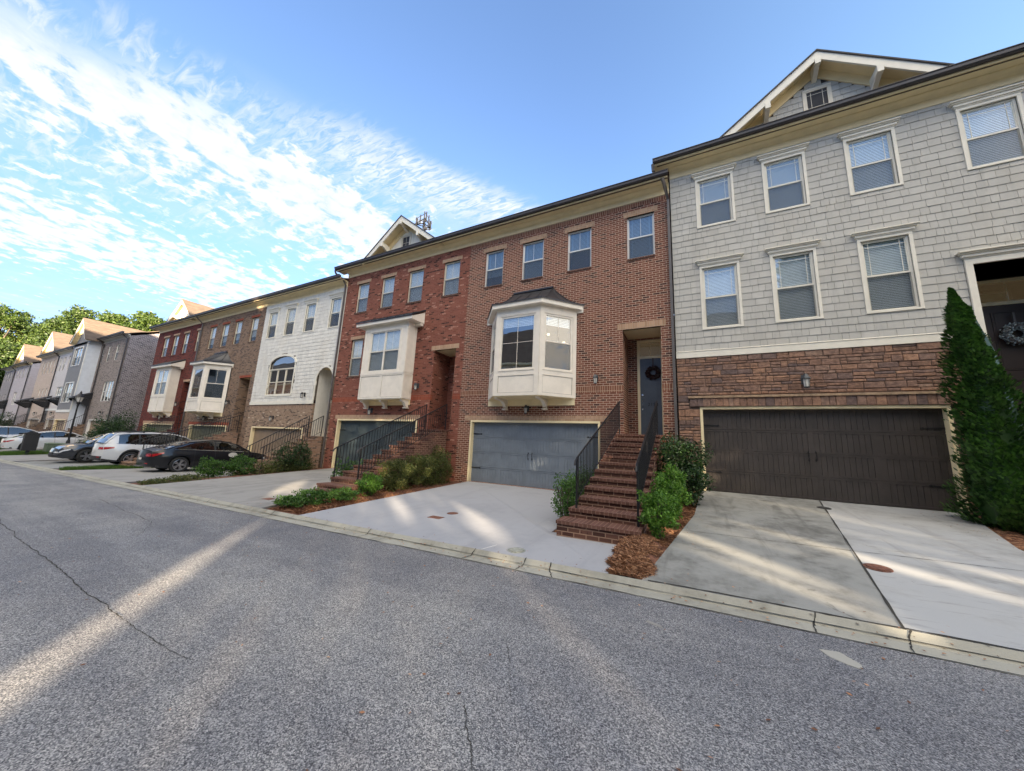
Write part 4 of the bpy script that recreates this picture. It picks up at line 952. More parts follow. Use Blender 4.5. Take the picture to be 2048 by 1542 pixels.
# ------------------------------------------------------------------ box bay
def bay_box(H, xa, xb, y, yf, zb, zt, wx, wz, fz, roofx, zr, blind=(0, 1)):
    m = MB(); wall(m, xa, xb, zb, zt, yf, [(wx[0], wx[1], wz[0], wz[1], .05)])
    for X in (xa, xb): m.quad((X, yf, zb), (X, yf, zt), (X, y, zt), (X, y, zb))
    b = .02
    def fr_(x0, x1, z0, z1):
        m.box(x0, x0+.07, yf-b, yf-.001, z0, z1); m.box(x1-.07, x1, yf-b, yf-.001, z0, z1); m.box(x0+.07, x1-.07, yf-b, yf-.001, z1-.07, z1); m.box(x0+.07, x1-.07, yf-b, yf-.001, z0, z0+.07)
    xm = (xa+xb)/2; fr_(xa, xm, zb+.02, wz[0]-.15); fr_(xm, xb, zb+.02, wz[0]-.15); fr_(xa, wx[0]-.02, wz[0]-.1, zt-.2); fr_(wx[1]+.02, xb, wz[0]-.1, zt-.2)
    m.box(xa, xb, yf-b*1.6, yf-.0205, wz[0]-.16, wz[0]-.06); m.box(wx[0]-.06, wx[1]+.06, yf-.035, yf-.0205, wz[1]+.0, wz[1]+.08)
    for X, s in ((xb, 1), (xa, -1)):
        for (z0, z1) in ((zb+.02, wz[0]-.15), (wz[0]-.1, zt-.05)):
            a, c = sorted((X+s*.001, X+s*b)); 
            m.box(a, c, yf+.0, yf+.09, z0, z1); m.box(a, c, y-.09, y, z0, z1); m.box(a, c, yf+.09, y-.09, z1-.08, z1); m.box(a, c, yf+.09, y-.09, z0, z0+.08)
    m.build('bay_panel', bay_p, H)
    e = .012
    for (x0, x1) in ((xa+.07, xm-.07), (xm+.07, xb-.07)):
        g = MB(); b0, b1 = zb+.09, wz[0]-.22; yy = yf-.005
        g.box(x0, x1, yy, yf-.001, b1-e, b1); g.box(x0, x1, yy, yf-.001, b0, b0+e); g.box(x0, x0+e, yy, yf-.001, b0+e, b1-e); g.box(x1-e, x1, yy, yf-.001, b0+e, b1-e); g.build('panel_shade_line', shade_line_m, H)
    window(H, wx[0], wx[1], wz[0], wz[1], yf, rec=.0, fr=bay_p, muntin='grid2', mull=1, blind=blind, back=True, name='bay_window')
    g = MB()
    for k in (1, 3): X = wx[0]+(wx[1]-wx[0])*k/4; g.box(X-.008, X+.008, yf+.02, yf+.03, (wz[0]+wz[1])/2, wz[1]-.05)
    g.build('window_bar', win_frw, H)
    m = MB(); m.box(xa, xb, yf+.01, y, zb-.02, zb+.01); m.box(xa, xb, y-.06, y-.001, zb-.22, zb-.02)
    m.build('bay_base', cream, H)
    for X in (xa+.14, xm, xb-.1):
        k = MB(); k.prism_x([(y-.06, zb-.02), (yf+.08, zb-.02), (yf+.08, zb-.09), (y-.32, zb-.13), (y-.2, zb-.3), (y-.06, zb-.34)], X-.07, X+.07); k.box(X-.09, X+.09, y-.24, y-.03, zb-.38, zb-.34); k.build('corbel', bay_p, H)
    m = MB(); m.box(roofx[0], roofx[1], yf-.24, yf-.20, fz[0], fz[1]); m.prism_x([(yf-.20, fz[0]), (y, fz[0]-.0), (y, zr-.12), (yf-.20, fz[1]-.0)], roofx[1]-.03, roofx[1]); m.prism_x([(yf-.20, fz[0]), (y, fz[0]), (y, zr-.12), (yf-.20, fz[1])], roofx[0], roofx[0]+.03)
    m.quad((roofx[0], yf-.2, fz[0]+.01), (roofx[0], y, fz[0]+.01), (roofx[1], y, fz[0]+.01), (roofx[1], yf-.2, fz[0]+.01)); m.box(xb, roofx[1]-.03, y-.2, y-.02, fz[0]-.12, fz[0]); m.build('bay_fascia', bay_p, H)
    m = MB(); m.hexa([(roofx[0]-.03, yf-.28, fz[1]+.0), (roofx[1]+.03, yf-.28, fz[1]), (roofx[1]+.03, y, zr-.06), (roofx[0]-.03, y, zr-.06)], [(roofx[0]-.03, yf-.28, fz[1]+.05), (roofx[1]+.03, yf-.28, fz[1]+.05), (roofx[1]+.03, y, zr), (roofx[0]-.03, y, zr)])
    k = 7
    for i in range(k+1):
        X = roofx[0]+(roofx[1]-roofx[0])*i/k; m.tube([(X, yf-.28, fz[1]+.06), (X, y, zr+.01)], .012, 4)
    m.build('bay_roof', metal_roof, H)
# ------------------------------------------------------------------ townhouse 3: red brick
H = thing('townhouse', (-12.2, 11.4, -1.45), 'red brick townhouse with a boxy cream bay window, under the cream front gable', 'townhouse')
X0, X1 = -16.28, -8.25
wins = [(-15.42, -14.55, 6.48, 8.1), (-13.62, -12.75, 6.48, 8.1), (-11.80, -10.88, 6.48, 8.1), (-9.68, -8.78, 6.48, 8.1), (-15.35, -14.5, 3.08, 5.0)]
en = (-9.82, -8.66, .52, 3.97, .12); ga = (-15.64, -10.42, -1.47, .92, .18)
hl = [(w_[0], w_[1], w_[2], w_[3], .1) for w_ in wins]+[en, ga, (-13.6, -11.0, 1.85, 5.2, .05)]
m = MB(); wall(m, X0, X1, -1.95, 1.78, y, hl); wall(m, X0, X1, 2.0, 8.8, y, hl); m.build('brick_wall', br_red, H)
m = MB(); wall(m, X0, X1, 1.78, 2.0, y, hl); m.build('soldier_course', br_red_s, H)
parts('brick_lintel', br_lt, H, [(w_[0]-.1, w_[1]+.1, y-.012, y+.1, w_[3], w_[3]+.17) for w_ in wins]+[(-15.85, -10.3, y-.012, y+.1, .92, 1.12), (-9.98, -8.5, y-.012, y+.1, 3.97, 4.17)])
parts('brick_sill', br_step, H, [(w_[0]-.03, w_[1]+.03, y-.03, y+.12, w_[2]-.07, w_[2]) for w_ in wins])
for i, w_ in enumerate(wins): window(H, *w_, y, rec=.07, muntin='v1', fr=win_fr, blind=(0, 1), slat=.05)
garage(H, ga[0], ga[1], ga[2], ga[3], y, gd_teal, lab='dark slate garage door')
entry(H, en[0], en[1], .52, 3.97, y, 1.15, br_red, -9.5, -8.75, 3.85, door_br)
bay_box(H, -13.67, -10.95, y, 10.85, 1.78, 5.3, (-13.25, -11.37), (3.07, 4.97), (5.28, 5.42), (-14.1, -10.55), 5.95)
eave(H, X0, X1, 8.62, y, fr=.30, ends=(.46, 0)); main_roof(H, X0-.46, X1, 8.95, y-.42); shell(H, X0, X1, -1.8, 8.8, y+.01, mat=br_red, left=True, right=False)
gable(H, -14.7, -9.72, 8.95, -12.2, 10.9, 10.9, 5.0, cream2, cream2, shingle_d, over=.5, batten=True, win=(-12.5, -11.97, 9.38, 10.12, 'cross'))
lantern(H, -10.57, y, 2.4); lantern(H, -13.28, y, 1.32)
downspout(H, [(-16.72, y-.56, 8.9), (-16.7, y-.5, 8.75), (-16.4, y-.25, 8.5), (-16.36, y-.07, 8.2), (-16.36, y-.07, 1.8), (-16.36, y-.07, 0), (-16.36, y-.07, -1.5)], spout_m, .08)
stairs('front_steps', 'dark red brick steps with black railings climbing to the red brick house', -9.9, -8.72, 6.9, 11.3, -1.55, .5, 12, [(-9.85, 7.3, 11.25, 1), (-8.78, 7.3, 11.25, 1)], br_step, br_step_s)

# ------------------------------------------------------------------ townhouse 4: white shake
H = thing('townhouse', (-20.1, 11.4, -1.9), 'white shake townhouse with an arched window and an arched entry over tan brick', 'townhouse')
X0, X1 = -24.0, -16.28
wins = [(-23.45, -22.55, 5.92, 7.6), (-21.6, -20.7, 5.92, 7.6), (-19.7, -18.8, 5.92, 7.6), (-17.45, -16.6, 5.92, 7.6)]
aw = (-22.45, -19.97, 2.3, 4.63); en = (-17.8, -16.45, 0.02, 3.67, .12); ga = (-23.35, -18.35, -1.92, .42, .18); sp = 2.98
m = MB(); wall(m, X0, X1, 1.9, 8.3, y, wins+[aw, en])
def arch_fill(m, x0, x1, zs, zt, y, n=14, th=.0):
    xm, rx, rz_ = (x0+x1)/2, (x1-x0)/2, zt-zs
    for i in range(n):
        a, b = math.pi*i/n, math.pi*(i+1)/n; p = (xm-rx*math.cos(a), zs+rz_*math.sin(a)); q = (xm-rx*math.cos(b), zs+rz_*math.sin(b))
        m.quad((p[0], y-.004, p[1]), (q[0], y-.004, q[1]), (q[0], y-.004, zt+.002), (p[0], y-.004, zt+.002))
def arch_trim(m, x0, x1, zs, zt, y, w=.12, z0=None, n=16, pr=.04, dp=.0):
    xm, rx, rz_ = (x0+x1)/2, (x1-x0)/2, zt-zs
    for i in range(n):
        a, b = math.pi*i/n, math.pi*(i+1)/n
        P = [(xm-rx*math.cos(t), zs+rz_*math.sin(t)) for t in (a, b)]; Q = [(xm-(rx+w)*math.cos(t), zs+(rz_+w)*math.sin(t)) for t in (b, a)]
        m.prism_y(P+Q, y-pr, y+dp)
    if z0 is not None: m.box(x0-w, x0, y-pr, y, z0, zs); m.box(x1, x1+w, y-pr, y, z0, zs)
arch_fill(m, en[0], en[1], sp, en[3], y); m.build('siding_backing', gapw_m, H)
sk = [(a-.055, b+.055, c-.04, d+.06) for a, b, c, d in wins]
def inarch(x, z):
    if aw[0]-.08 < x < aw[1]+.08 and aw[2]-.05 < z < 4.16+.52*math.sqrt(max(0, 1-((x+21.21)/1.35)**2)): return False
    if en[0]-.1 < x < en[1]+.1 and z < sp+.78*math.sqrt(max(0, 1-((x+17.125)/.78)**2)): return False
    return True
shakes(X0, X1, 1.9, 8.2, y, sk, row=.205, wr=(.14, .36), test=inarch, g=.006).build('shake_siding', shake_w, H)
m = MB(); m.box(X0, -17.9, y-.045, y, 1.72, 1.9); arch_trim(m, en[0], en[1], sp, en[3], y, .09, 1.72); arch_trim(m, aw[0], aw[1], 4.14, 4.6, y, .12, pr=.05)
m.box(aw[0]-.07, aw[0], y-.035, y, 2.2, 4.14); m.box(aw[1], aw[1]+.07, y-.035, y, 2.2, 4.14); m.box(aw[0]-.07, aw[1]+.07, y-.037, y, 2.2, 2.29); m.build('arch_trim', cream2, H)
m = MB(); hb = [en, ga]; wall(m, X0, X1, -2.4, 1.45, y, hb); wall(m, X0, X1, 1.64, 1.75, y, hb); m.build('brick_wall', br_tan, H)
m = MB(); wall(m, X0, X1, 1.45, 1.64, y, hb); m.build('soldier_course', brick('tan_soldier', (.25, .15, .10), (.38, .25, .17), (.33, .26, .2), soldier=True), H)
for i, w_ in enumerate(wins): window(H, *w_, y, casing=.06, crown=True, fr=cream2, rec=.02, muntin='v1', blind=(.45, 1), slat=.05)
w4 = window(H, aw[0], aw[1], 2.3, 3.82, y, style='dh', fr=win_fr, rec=.02, mull=2, blind=(0, .5), muntin='none', scr=False, gl=glass_r, name='arched_window', bmat=paint('copper_blind', (.35, .16, .08), .6))
m = MB(); n = 14; P = [(aw[0], 3.86)]+[(-21.21-1.24*math.cos(math.pi*i/n), 4.14+.46*math.sin(math.pi*i/n)) for i in range(n+1)]+[(aw[1], 3.86)]
m.add([(p[0], y+.05, p[1]) for p in P], [tuple(range(len(P)))]); m.build('transom_glass', glass_r, w4)
m = MB(); m.add([(p[0], y+.09, p[1]) for p in P], [tuple(range(len(P)))]); m.build('transom_backing', dark_in, w4); m = MB(); m.box(aw[0], aw[1], y, y+.08, 3.8, 3.86); m.build('transom_bar', win_fr, w4)
garage(H, ga[0], ga[1], ga[2], ga[3], y, gd_tan, handles=False, lab='tan garage door')
entry(H, en[0], en[1], .02, 3.67, y, 1.25, shake_w, -17.65, -16.6, 3.1, door_br)
eave(H, X0, X1, 8.13, y, fr=.30); main_roof(H, X0, X1, 8.46, y-.42); shell(H, X0, X1, -2.2, 8.3, y+.01, mat=br_tan, left=False, right=False)
lantern(H, -18.58, y-.04, 2.22, mat=iron); lantern(H, -21.28, y, .95, mat=iron)
stairs('front_steps', 'tan brick steps with black railings climbing to the arched entry of the white house', -17.75, -16.5, 8.3, 11.3, -1.85, .02, 11, [(-17.7, 8.7, 11.25, 1), (-16.56, 8.7, 11.25, 1)], br_tanstep, br_tanstep)

# ------------------------------------------------------------------ townhouse 5: tan brick, 6: dark red brick
def leftunit(kind, X0, X1, br, label, wx, en, ga, light, gmat, stlab, rail):
    H = thing('townhouse', ((X0+X1)/2, 11.4, -1.9), label, 'townhouse')
    wins = [(a, b, 5.92, 7.58) for a, b in wx]
    hl = [(w_[0], w_[1], w_[2], w_[3], .1) for w_ in wins]+[en, ga, light[0]]
    m = MB(); wall(m, X0, X1, -2.5, 8.3, y, hl); m.build('brick_wall', br, H)
    lm = br_lt if kind == 'dr' else br_red_s
    parts('brick_lintel', lm, H, [(w_[0]-.08, w_[1]+.08, y-.012, y+.1, w_[3], w_[3]+.16) for w_ in wins]+[(ga[0]-.2, ga[1]+.2, y-.012, y+.1, ga[3], ga[3]+.2), (en[0]-.1, en[1]+.1, y-.012, y+.1, en[3], en[3]+.17)])
    parts('brick_sill', br, H, [(w_[0]-.03, w_[1]+.03, y-.03, y+.12, w_[2]-.07, w_[2]) for w_ in wins])
    for w_ in wins: window(H, *w_, y, rec=.07, muntin='v1', fr=win_fr, blind=(.0 if kind == 'dr' else .2, 1), slat=.06)
    garage(H, ga[0], ga[1], ga[2], ga[3], y, gmat, handles=False)
    entry(H, en[0], en[1], .02, en[3], y, 1.15, br, en[0]+.25, en[1]-.1, 3.3, door_br)
    eave(H, X0, X1, 8.13, y, fr=.30, ends=(.4 if kind == 'dr' else 0, 0)); main_roof(H, X0-(.4 if kind == 'dr' else 0), X1, 8.46, y-.42)
    shell(H, X0, X1, -2.2, 8.3, y+.01, mat=br, left=kind == 'dr', right=False)
    for lx, lz in light[1]: lantern(H, lx, y, lz, mat=iron)
    stairs('front_steps', stlab, en[0]+.05, en[1]-.05, rail-.4, 11.3, -1.85, .02, 11, [(en[0]+.1, rail, 11.25, 1), (en[1]-.1, rail, 11.25, 1)], br_tanstep if kind != 'dr' else br_dred, br_tanstep if kind != 'dr' else br_dred)
    return H
H = leftunit('tan', -32.5, -24.0, br_tan2, 'tan brown brick townhouse with an angled cream bay, left of the white shake one', [(-31.2, -30.3), (-29.42, -28.5), (-27.65, -26.78), (-25.62, -24.74)],
    (-25.75, -24.5, .02, 3.5, .12), (-31.4, -26.3, -1.92, .43, .18), ((-30.5, -27.0, 1.35, 4.5, .05), [(-26.55, 1.95), (-29.2, .92)]), gd_green, 'tan brick steps with black railings climbing to the tan brown brick house', 7.3)
bay_angled(H, (-30.55, -29.75, -28.1, -27.1), y, 1.0, 1.25, 4.5, (2.15, 4.1), (4.38, 4.55), 5.42, (-29.6, -28.0), room=True, bl=None, glm=glass_r, mc='none')
downspout(H, [(-32.3, y-.55, 8.4), (-32.3, y-.5, 8.3), (-32.42, y-.07, 8.0), (-32.42, y-.07, 0), (-32.42, y-.07, -1.8)], spout_m, .08)
H = leftunit('dr', -40.4, -32.5, br_dred, 'dark red brick townhouse with a boxy bay at the near row end', [(-39.15, -38.15), (-37.3, -36.35), (-35.42, -34.55), (-33.28, -32.62)],
    (-33.75, -32.65, .02, 3.6, .12), (-39.4, -34.1, -1.92, .43, .18), ((-37.3, -34.9, 1.35, 4.6, .05), [(-33.9, 1.95), (-36.2, .95)]), gd_green, 'dark red brick steps with black railings at the left end of the near row', 8.4)
bay_box(H, -37.3, -34.65, y, 10.85, 1.29, 4.75, (-36.9, -35.05), (2.6, 4.53), (4.72, 4.86), (-37.75, -34.2), 5.4)
gable(H, -38.4, -33.5, 8.44, -35.9, 10.38, 10.98, 6.5, cream2, cream2, shingle, over=.5, batten=True, win=(-36.2, -35.65, 8.9, 9.6, 'cross'))
# ------------------------------------------------------------------ far row
yF = 10.8
def farhouse(x0, x1, br, label, wins, gar, can, yf=yF, top=8.15, gab=None, side=None, fascia=None, dspout=(), lowmat=None, sidex=None, gmat=None, fr=None, wl=None, steps=None):
    H = thing('townhouse', ((x0+x1)/2, yf, -1.9), label, 'townhouse'); fr = fr or win_frw
    hl = [(*w_[:4], .1) for w_ in wins]+([(*gar, .25)] if gar else [])
    m = MB(); wall(m, x0, x1, 1.55 if lowmat else -2.6, top+.15, yf, hl); m.build('front_wall', br, H)
    if lowmat:
        m = MB(); wall(m, x0, x1, -2.6, 1.55, yf, hl); m.build('lower_wall', lowmat, H); m = MB(); m.box(x0, x1, yf-.05, yf, 1.5, 1.72); m.build('trim_band', win_frw, H)
    for w_ in wins:
        k = w_[4] if len(w_) > 4 else 0
        window(H, w_[0], w_[1], w_[2], w_[3], yf, rec=.06, muntin='v1' if not k else 'none', mull=k, fr=fr, blind=(0, .6) if not k else None, slat=.1, gl=glass_r if k else glass, scr=not k)
    if gar: garage(H, *gar, yf, gmat or gd_tan, handles=False, frame=win_frw)
    shell(H, x0, x1, -2.4, top+.1, yf+.01, mat=side or br, left=True, right=True)
    fm = fascia or cream2; eave(H, x0, x1, top-.05, yf, fr=.26, over=.4, fmat=fm); main_roof(H, x0, x1, top+.22, yf-.38)
    if gab: gable(H, *gab, gmat_ := (side or br), fm, shingle, over=.35, brackets=False)
    for X in dspout: downspout(H, [(X, yf-.45, top+.2), (X, yf-.4, top+.1), (X, yf-.08, top-.2), (X, yf-.08, 0), (X, yf-.08, -1.9)], gutter_m, .1)
    if wl: lantern(H, wl, yf, 1.2, 1.25, mat=iron)
    if can:
        a, b = can; m = MB(); z = 3.15; yo = yf-1.25
        m.hexa([(a-.1, yo, z-.62), (b+.1, yo, z-.62), (b+.1, yf, z), (a-.1, yf, z)], [(a-.1, yo, z-.54), (b+.1, yo, z-.54), (b+.1, yf, z+.08), (a-.1, yf, z+.08)]); m.build('canopy_roof', metal_roof, H)
        m = MB(); m.quad((a, yo+.05, z-.63), (b, yo+.05, z-.63), (b, yf, z-.63), (a, yf, z-.63)); 
        for X in (a, b-.08): m.prism_x([(yo+.1, z-.63), (yo+.1, z-.75), (yf-.25, z-1.3), (yf-.12, z-1.3), (yf-.12, z-.63)], X, X+.08); 
        m.prism_x([(yo+.05, z-.62), (yf, z-.62), (yf, z-.02)], b, b+.03); m.build('canopy_bracket', iron, H)
        m = MB(); m.box(a+.05, b-.05, yf-.02, yf-.004, .15, 2.45); m.build('front_door', door_br, H)
        stairs('front_steps', steps, a, b, 8.3, yf-.02, -2.0, .12, 10, [(a+.05, 8.5, yf-.1, 1), (b-.05, 8.5, yf-.1, 1)], br_tan2, br_tan2)
    return H
farhouse(-52.3, -44.8, br_grey, 'grey brown brick townhouse with a dark patterned side wall, nearest of the far row', [(-51.6, -50.9, 6.15, 7.7), (-49.9, -49.1, 6.15, 7.7), (-47.75, -46.9, 6.15, 7.7), (-45.75, -45.05, 6.15, 7.7), (-48.7, -46.1, 2.3, 4.15, 2), (-45.6, -45.1, 2.9, 4.15)],
         (-50.2, -45.3, -1.85, .6), (-52.2, -50.9), side=br_grey2, fascia=shake_g, dspout=(-44.95, -51.0), wl=-46.9, steps='stone steps with black railings under the nearest canopy of the far row', gmat=gd_tan)
farhouse(-59.3, -52.3, sid_blue, 'charcoal sided townhouse with a steep front gable in the far row', [(-58.5, -57.7, 6.1, 7.6), (-53.2, -52.6, 6.1, 7.6)], None, (-59.4, -58.2), dspout=(), lowmat=br_tan, steps='steps with black railings under the second canopy of the far row')
B = thing('gabled_bay', (-54.3, 10.1, -2), 'charcoal gabled bay with pale side standing forward of the far row', 'building bay')
hl = [(-55.6, -53.1, 5.9, 7.7, .1), (-55.6, -53.1, 2.2, 4.1, .1)]; m = MB(); wall(m, -56.5, -52.0, 1.4, 8.2, 9.9, hl); m.build('front_wall', sid_grey, B); m = MB(); wall(m, -56.5, -52.0, -2.6, 1.2, 9.9, [(-56.1, -52.6, -2, .5, .25)]); m.build('lower_wall', br_pink, B)
m = MB(); m.box(-56.5, -52, 9.86, 9.9, 1.2, 1.45); m.box(-52.02, -51.97, 9.86, 9.95, 1.4, 8.2); m.build('trim_band', win_frw, B)
m = MB(); m.quad((-52, 9.9, -2.4), (-52, 10.9, -2.4), (-52, 10.9, 8.3), (-52, 9.9, 8.3)); m.quad((-56.5, 9.9, -2.4), (-56.5, 9.9, 8.3), (-56.5, 10.9, 8.3), (-56.5, 10.9, -2.4)); m.build('side_wall', sid_blue, B)
garage(B, -56.1, -52.6, -1.95, .5, 9.9, gd_tan, handles=False)
for h in hl: window(B, *h[:4], 9.9, rec=.05, fr=win_frw, mull=1, blind=None, gl=glass_r, muntin='v1', casing=.08)
gable(B, -56.3, -51.4, 8.25, -53.7, 10.65, 9.55, 5.5, sid_grey, cream2, shingle, over=.35, brackets=False)
farhouse(-66.3, -59.4, br_white, 'white painted brick townhouse between the two gables of the far row', [(-65.6, -64.8, 6.1, 7.7), (-64.2, -63.4, 6.1, 7.7), (-62.2, -61.4, 6.1, 7.7), (-60.5, -59.8, 6.1, 7.7), (-63.8, -61.2, 2.2, 4.2, 2)], (-64.3, -60.3, -1.85, .58), (-66.2, -64.9), dspout=(-59.6, -66.1), lowmat=br_pink, wl=-62.3, steps='steps with black railings under the third canopy of the far row')
farhouse(-74.4, -66.3, br_pink, 'pale tan brick townhouse with a steep gable in the middle of the far row', [(-72.9, -72.2, 6.1, 7.7), (-71.4, -70.7, 6.1, 7.7), (-69.9, -69.2, 6.1, 7.7), (-68.3, -67.6, 6.1, 7.7), (-71.6, -70.9, 2.6, 4.2), (-70.1, -69.4, 2.6, 4.2), (-68.5, -67.8, 2.6, 4.2)], (-72.5, -67.5, -1.85, .55), (-74.3, -72.9), gab=(-73.6, -66.6, 8.35, -70.3, 11.4, 10.4, 6.5), wl=-69.5, steps='steps with black railings under the fourth canopy of the far row')
farhouse(-87.4, -79, br_lil, 'pale lilac brick townhouse past the gap in the far row', [(-86.6, -85.8, 6.1, 7.6), (-84.9, -84.1, 6.1, 7.6), (-83, -82.2, 6.1, 7.6), (-80.8, -80, 6.1, 7.6), (-84.8, -83, 2.4, 4.2, 1), (-80.6, -80, 2.6, 4.2)], (-85, -80.5, -1.85, .4), (-88.4, -87.2), gab=(-87.8, -80.8, 8.0, -84.3, 11.1, 10.4, 6.5), dspout=(-79.1,), wl=-82.8, top=7.85, steps='steps with black railings under the last canopy of the far row', fascia=cream)
farhouse(-95, -87.4, br_dgrey, 'mid grey brick townhouse at the far left end of the far row', [(-94.3, -93.5, 6.1, 7.5), (-92.6, -91.8, 6.1, 7.5), (-90.9, -90.1, 6.1, 7.5), (-88.9, -88.1, 6.1, 7.5), (-93.6, -93, 2.6, 4.1), (-92, -91.4, 2.6, 4.1), (-90.4, -89.8, 2.6, 4.1)], (-93.5, -89.5, -1.85, .4), None, dspout=(-87.6,), top=7.75, wl=-90.9)

# ------------------------------------------------------------------ cars
def interp(P, x):
    if x <= P[0][0]: return P[0][1]
    for (a, b), (c, d) in zip(P, P[1:]):
        if x <= c:
            t = (x-a)/(c-a); t = t*t*(3-2*t)*.5+t*.5; return b+(d-b)*t
    return P[-1][1]
def car(name, label, loc, rot, L, W, ax, Rw, hood, roof, pm_, rim, cat='car', cladding=False, ground=.2, rearq=None, rails=None, chrome_line=True, tail=None, head=False, Hh=None, oval=False, spokes=10, tw=None):
    t = thing(name, (0, 0, 0), label, cat); hl = L/2; Ra = Rw+.055; N = 84
    ys = [-hl+L*i/N for i in range(N+1)]
    def tap(y):
        s = abs(y)/hl; return 1-.20*max(0, (s-.62)/.38)**2.2
    def zlo(y):
        z = ground+.06*max(0, (abs(y)-hl*.82)/(hl*.18))*1.2
        for a in ax:
            if abs(y-a) < Ra: z = max(z, Rw+math.sqrt(Ra*Ra-(y-a)**2)*1.0)
        return z
    zhi = lambda y: interp(hood, y)
    K = 9
    def sec(y, k):
        f = k/K; z0, z1 = zlo(y), zhi(y); z = z0+(z1-z0)*f; g = (z-ground)/(z1-ground)
        prof = .955+.045*math.sin(min(1, g/.62)*math.pi/2)-.075*max(0, (g-.62)/.38)**1.8
        return W/2*tap(y)*prof, z
    m = MB(); 
    for s in (1, -1):
        k0 = len(m.v)
        for y in ys:
            for k in range(K+1): x, z = sec(y, k); m.v.append((s*x, y, z))
        for i in range(N):
            for k in range(K):
                q = (k0+i*(K+1)+k, k0+(i+1)*(K+1)+k, k0+(i+1)*(K+1)+k+1, k0+i*(K+1)+k+1); m.f.append(q if s > 0 else q[::-1])
    # top deck
    k0 = len(m.v); S = 8
    for y in ys:
        x, z = sec(y, K)
        for j in range(S+1):
            u_ = -1+2*j/S; m.v.append((x*u_, y, z+.035*(1-u_*u_)))
    for i in range(N):
        for j in range(S): m.f.append((k0+i*(S+1)+j, k0+i*(S+1)+j+1, k0+(i+1)*(S+1)+j+1, k0+(i+1)*(S+1)+j))
    def cap(sg, f, u_, out=0):
        y = sg*hl; k = f*K; ka = int(min(K-1, math.floor(k))); x0_, z0_ = sec(y, ka); x1_, z1_ = sec(y, ka+1); r = k-ka
        x = x0_+(x1_-x0_)*r; z = z0_+(z1_-z0_)*r; b = .13*(1-abs(u_)**2.6)*(1-.35*(f-.35)**2*4)
        return (x*u_, y+sg*(b+out), z+(.035*(1-u_*u_) if f >= 1 else 0))
    for sg in (1, -1):
        k0 = len(m.v)
        for i in range(K+1):
            for j in range(S*2+1): m.v.append(cap(sg, i/K, -1+j/S))
        for i in range(K):
            for j in range(S*2):
                q = (k0+i*(S*2+1)+j, k0+i*(S*2+1)+j+1, k0+(i+1)*(S*2+1)+j+1, k0+(i+1)*(S*2+1)+j); m.f.append(q if sg < 0 else q[::-1])
    body = m.build('body', pm_, t, True)
    m = MB(); m.box(-W*.44, W*.44, -hl*.93, hl*.93, ground+.02, ground+.12)
    for a in ax: m.box(-W*.36, W*.36, a-Ra, a+Ra, ground+.1, Rw*2+.1)
    m.build('underbody', car_trim, t)
    # greenhouse
    ya, yb = roof[0][0], roof[-1][0]; HM = Hh or max(z for _, z in roof); Ng = 60
    def zr(y): return interp(roof, y)
    def gx(y, z):
        zb = zhi(y)-.01; g = min(1, max(0, (z-zb)/(HM-zb))); return W/2*tap(y)*(.90-(.225)*g**1.15)
    gy = [ya+(yb-ya)*i/Ng for i in range(Ng+1)]
    sides = {1: MB(), -1: MB()}; bodyqs = {1: MB(), -1: MB()}; top = MB(); scrs = {1: MB(), -1: MB()}
    for a, b in zip(gy, gy[1:]):
        za, zb_ = max(zr(a), zhi(a)), max(zr(b), zhi(b))
        for s in (1, -1):
            tgt = bodyqs[s] if (rearq and (a < rearq)) else sides[s]
            n = 4
            for i in range(n):
                fa = [(zhi(a)-.02)+(za-zhi(a)+.02)*q/n for q in (i, i+1)]; fb = [(zhi(b)-.02)+(zb_-zhi(b)+.02)*q/n for q in (i, i+1)]
                pts = [(s*gx(a, fa[0]), a, fa[0]), (s*gx(b, fb[0]), b, fb[0]), (s*gx(b, fb[1]), b, fb[1]), (s*gx(a, fa[1]), a, fa[1])]
                tgt.quad(*(pts if s > 0 else pts[::-1]))
        slope = abs(zb_-za)/(b-a); tg = top if (slope < .27 and (za+zb_)/2 > HM-.16) else scrs[1 if a > (ya+yb)/2 else -1]
        for j in range(8):
            u0, u1 = -1+j/4, -1+(j+1)/4; f = lambda y, z, u_: (gx(y, z)*u_, y, z+.045*(1-u_*u_))
            tg.quad(f(a, za, u0), f(a, za, u1), f(b, zb_, u1), f(b, zb_, u0))
    [q.build('side_window', car_glass, t, True) for q in sides.values()]; top.build('roof', pm_, t, True); scrs[1].build('windscreen', car_glass, t, True); scrs[-1].build('rear_window', car_glass, t, True)
    for q in bodyqs.values():
        if q.v: q.build('rear_pillar', pm_, t, True)
    cab = MB(); cab.box(-W*.33, W*.33, ya+L*.12, yb-L*.16, ground+.2, zhi(0)-.02)
    for q in (-.22, .12):
        for s in (-.22, .22): cab.box(W*s-.22, W*s+.22, L*q*.6-.08, L*q*.6+.06, zhi(0)-.1, HM-.24)
    cab.build('interior', dark_in, t)
    P = MB()
    for s in (1, -1):
        pts = []
        for y in gy:
            z = max(zr(y), zhi(y)); pts.append((s*(gx(y, z)-.005), y, z-.012))
        P.tube(pts, .038, 6)
    P.build('pillar', pm_, t, True)
    Q = MB()
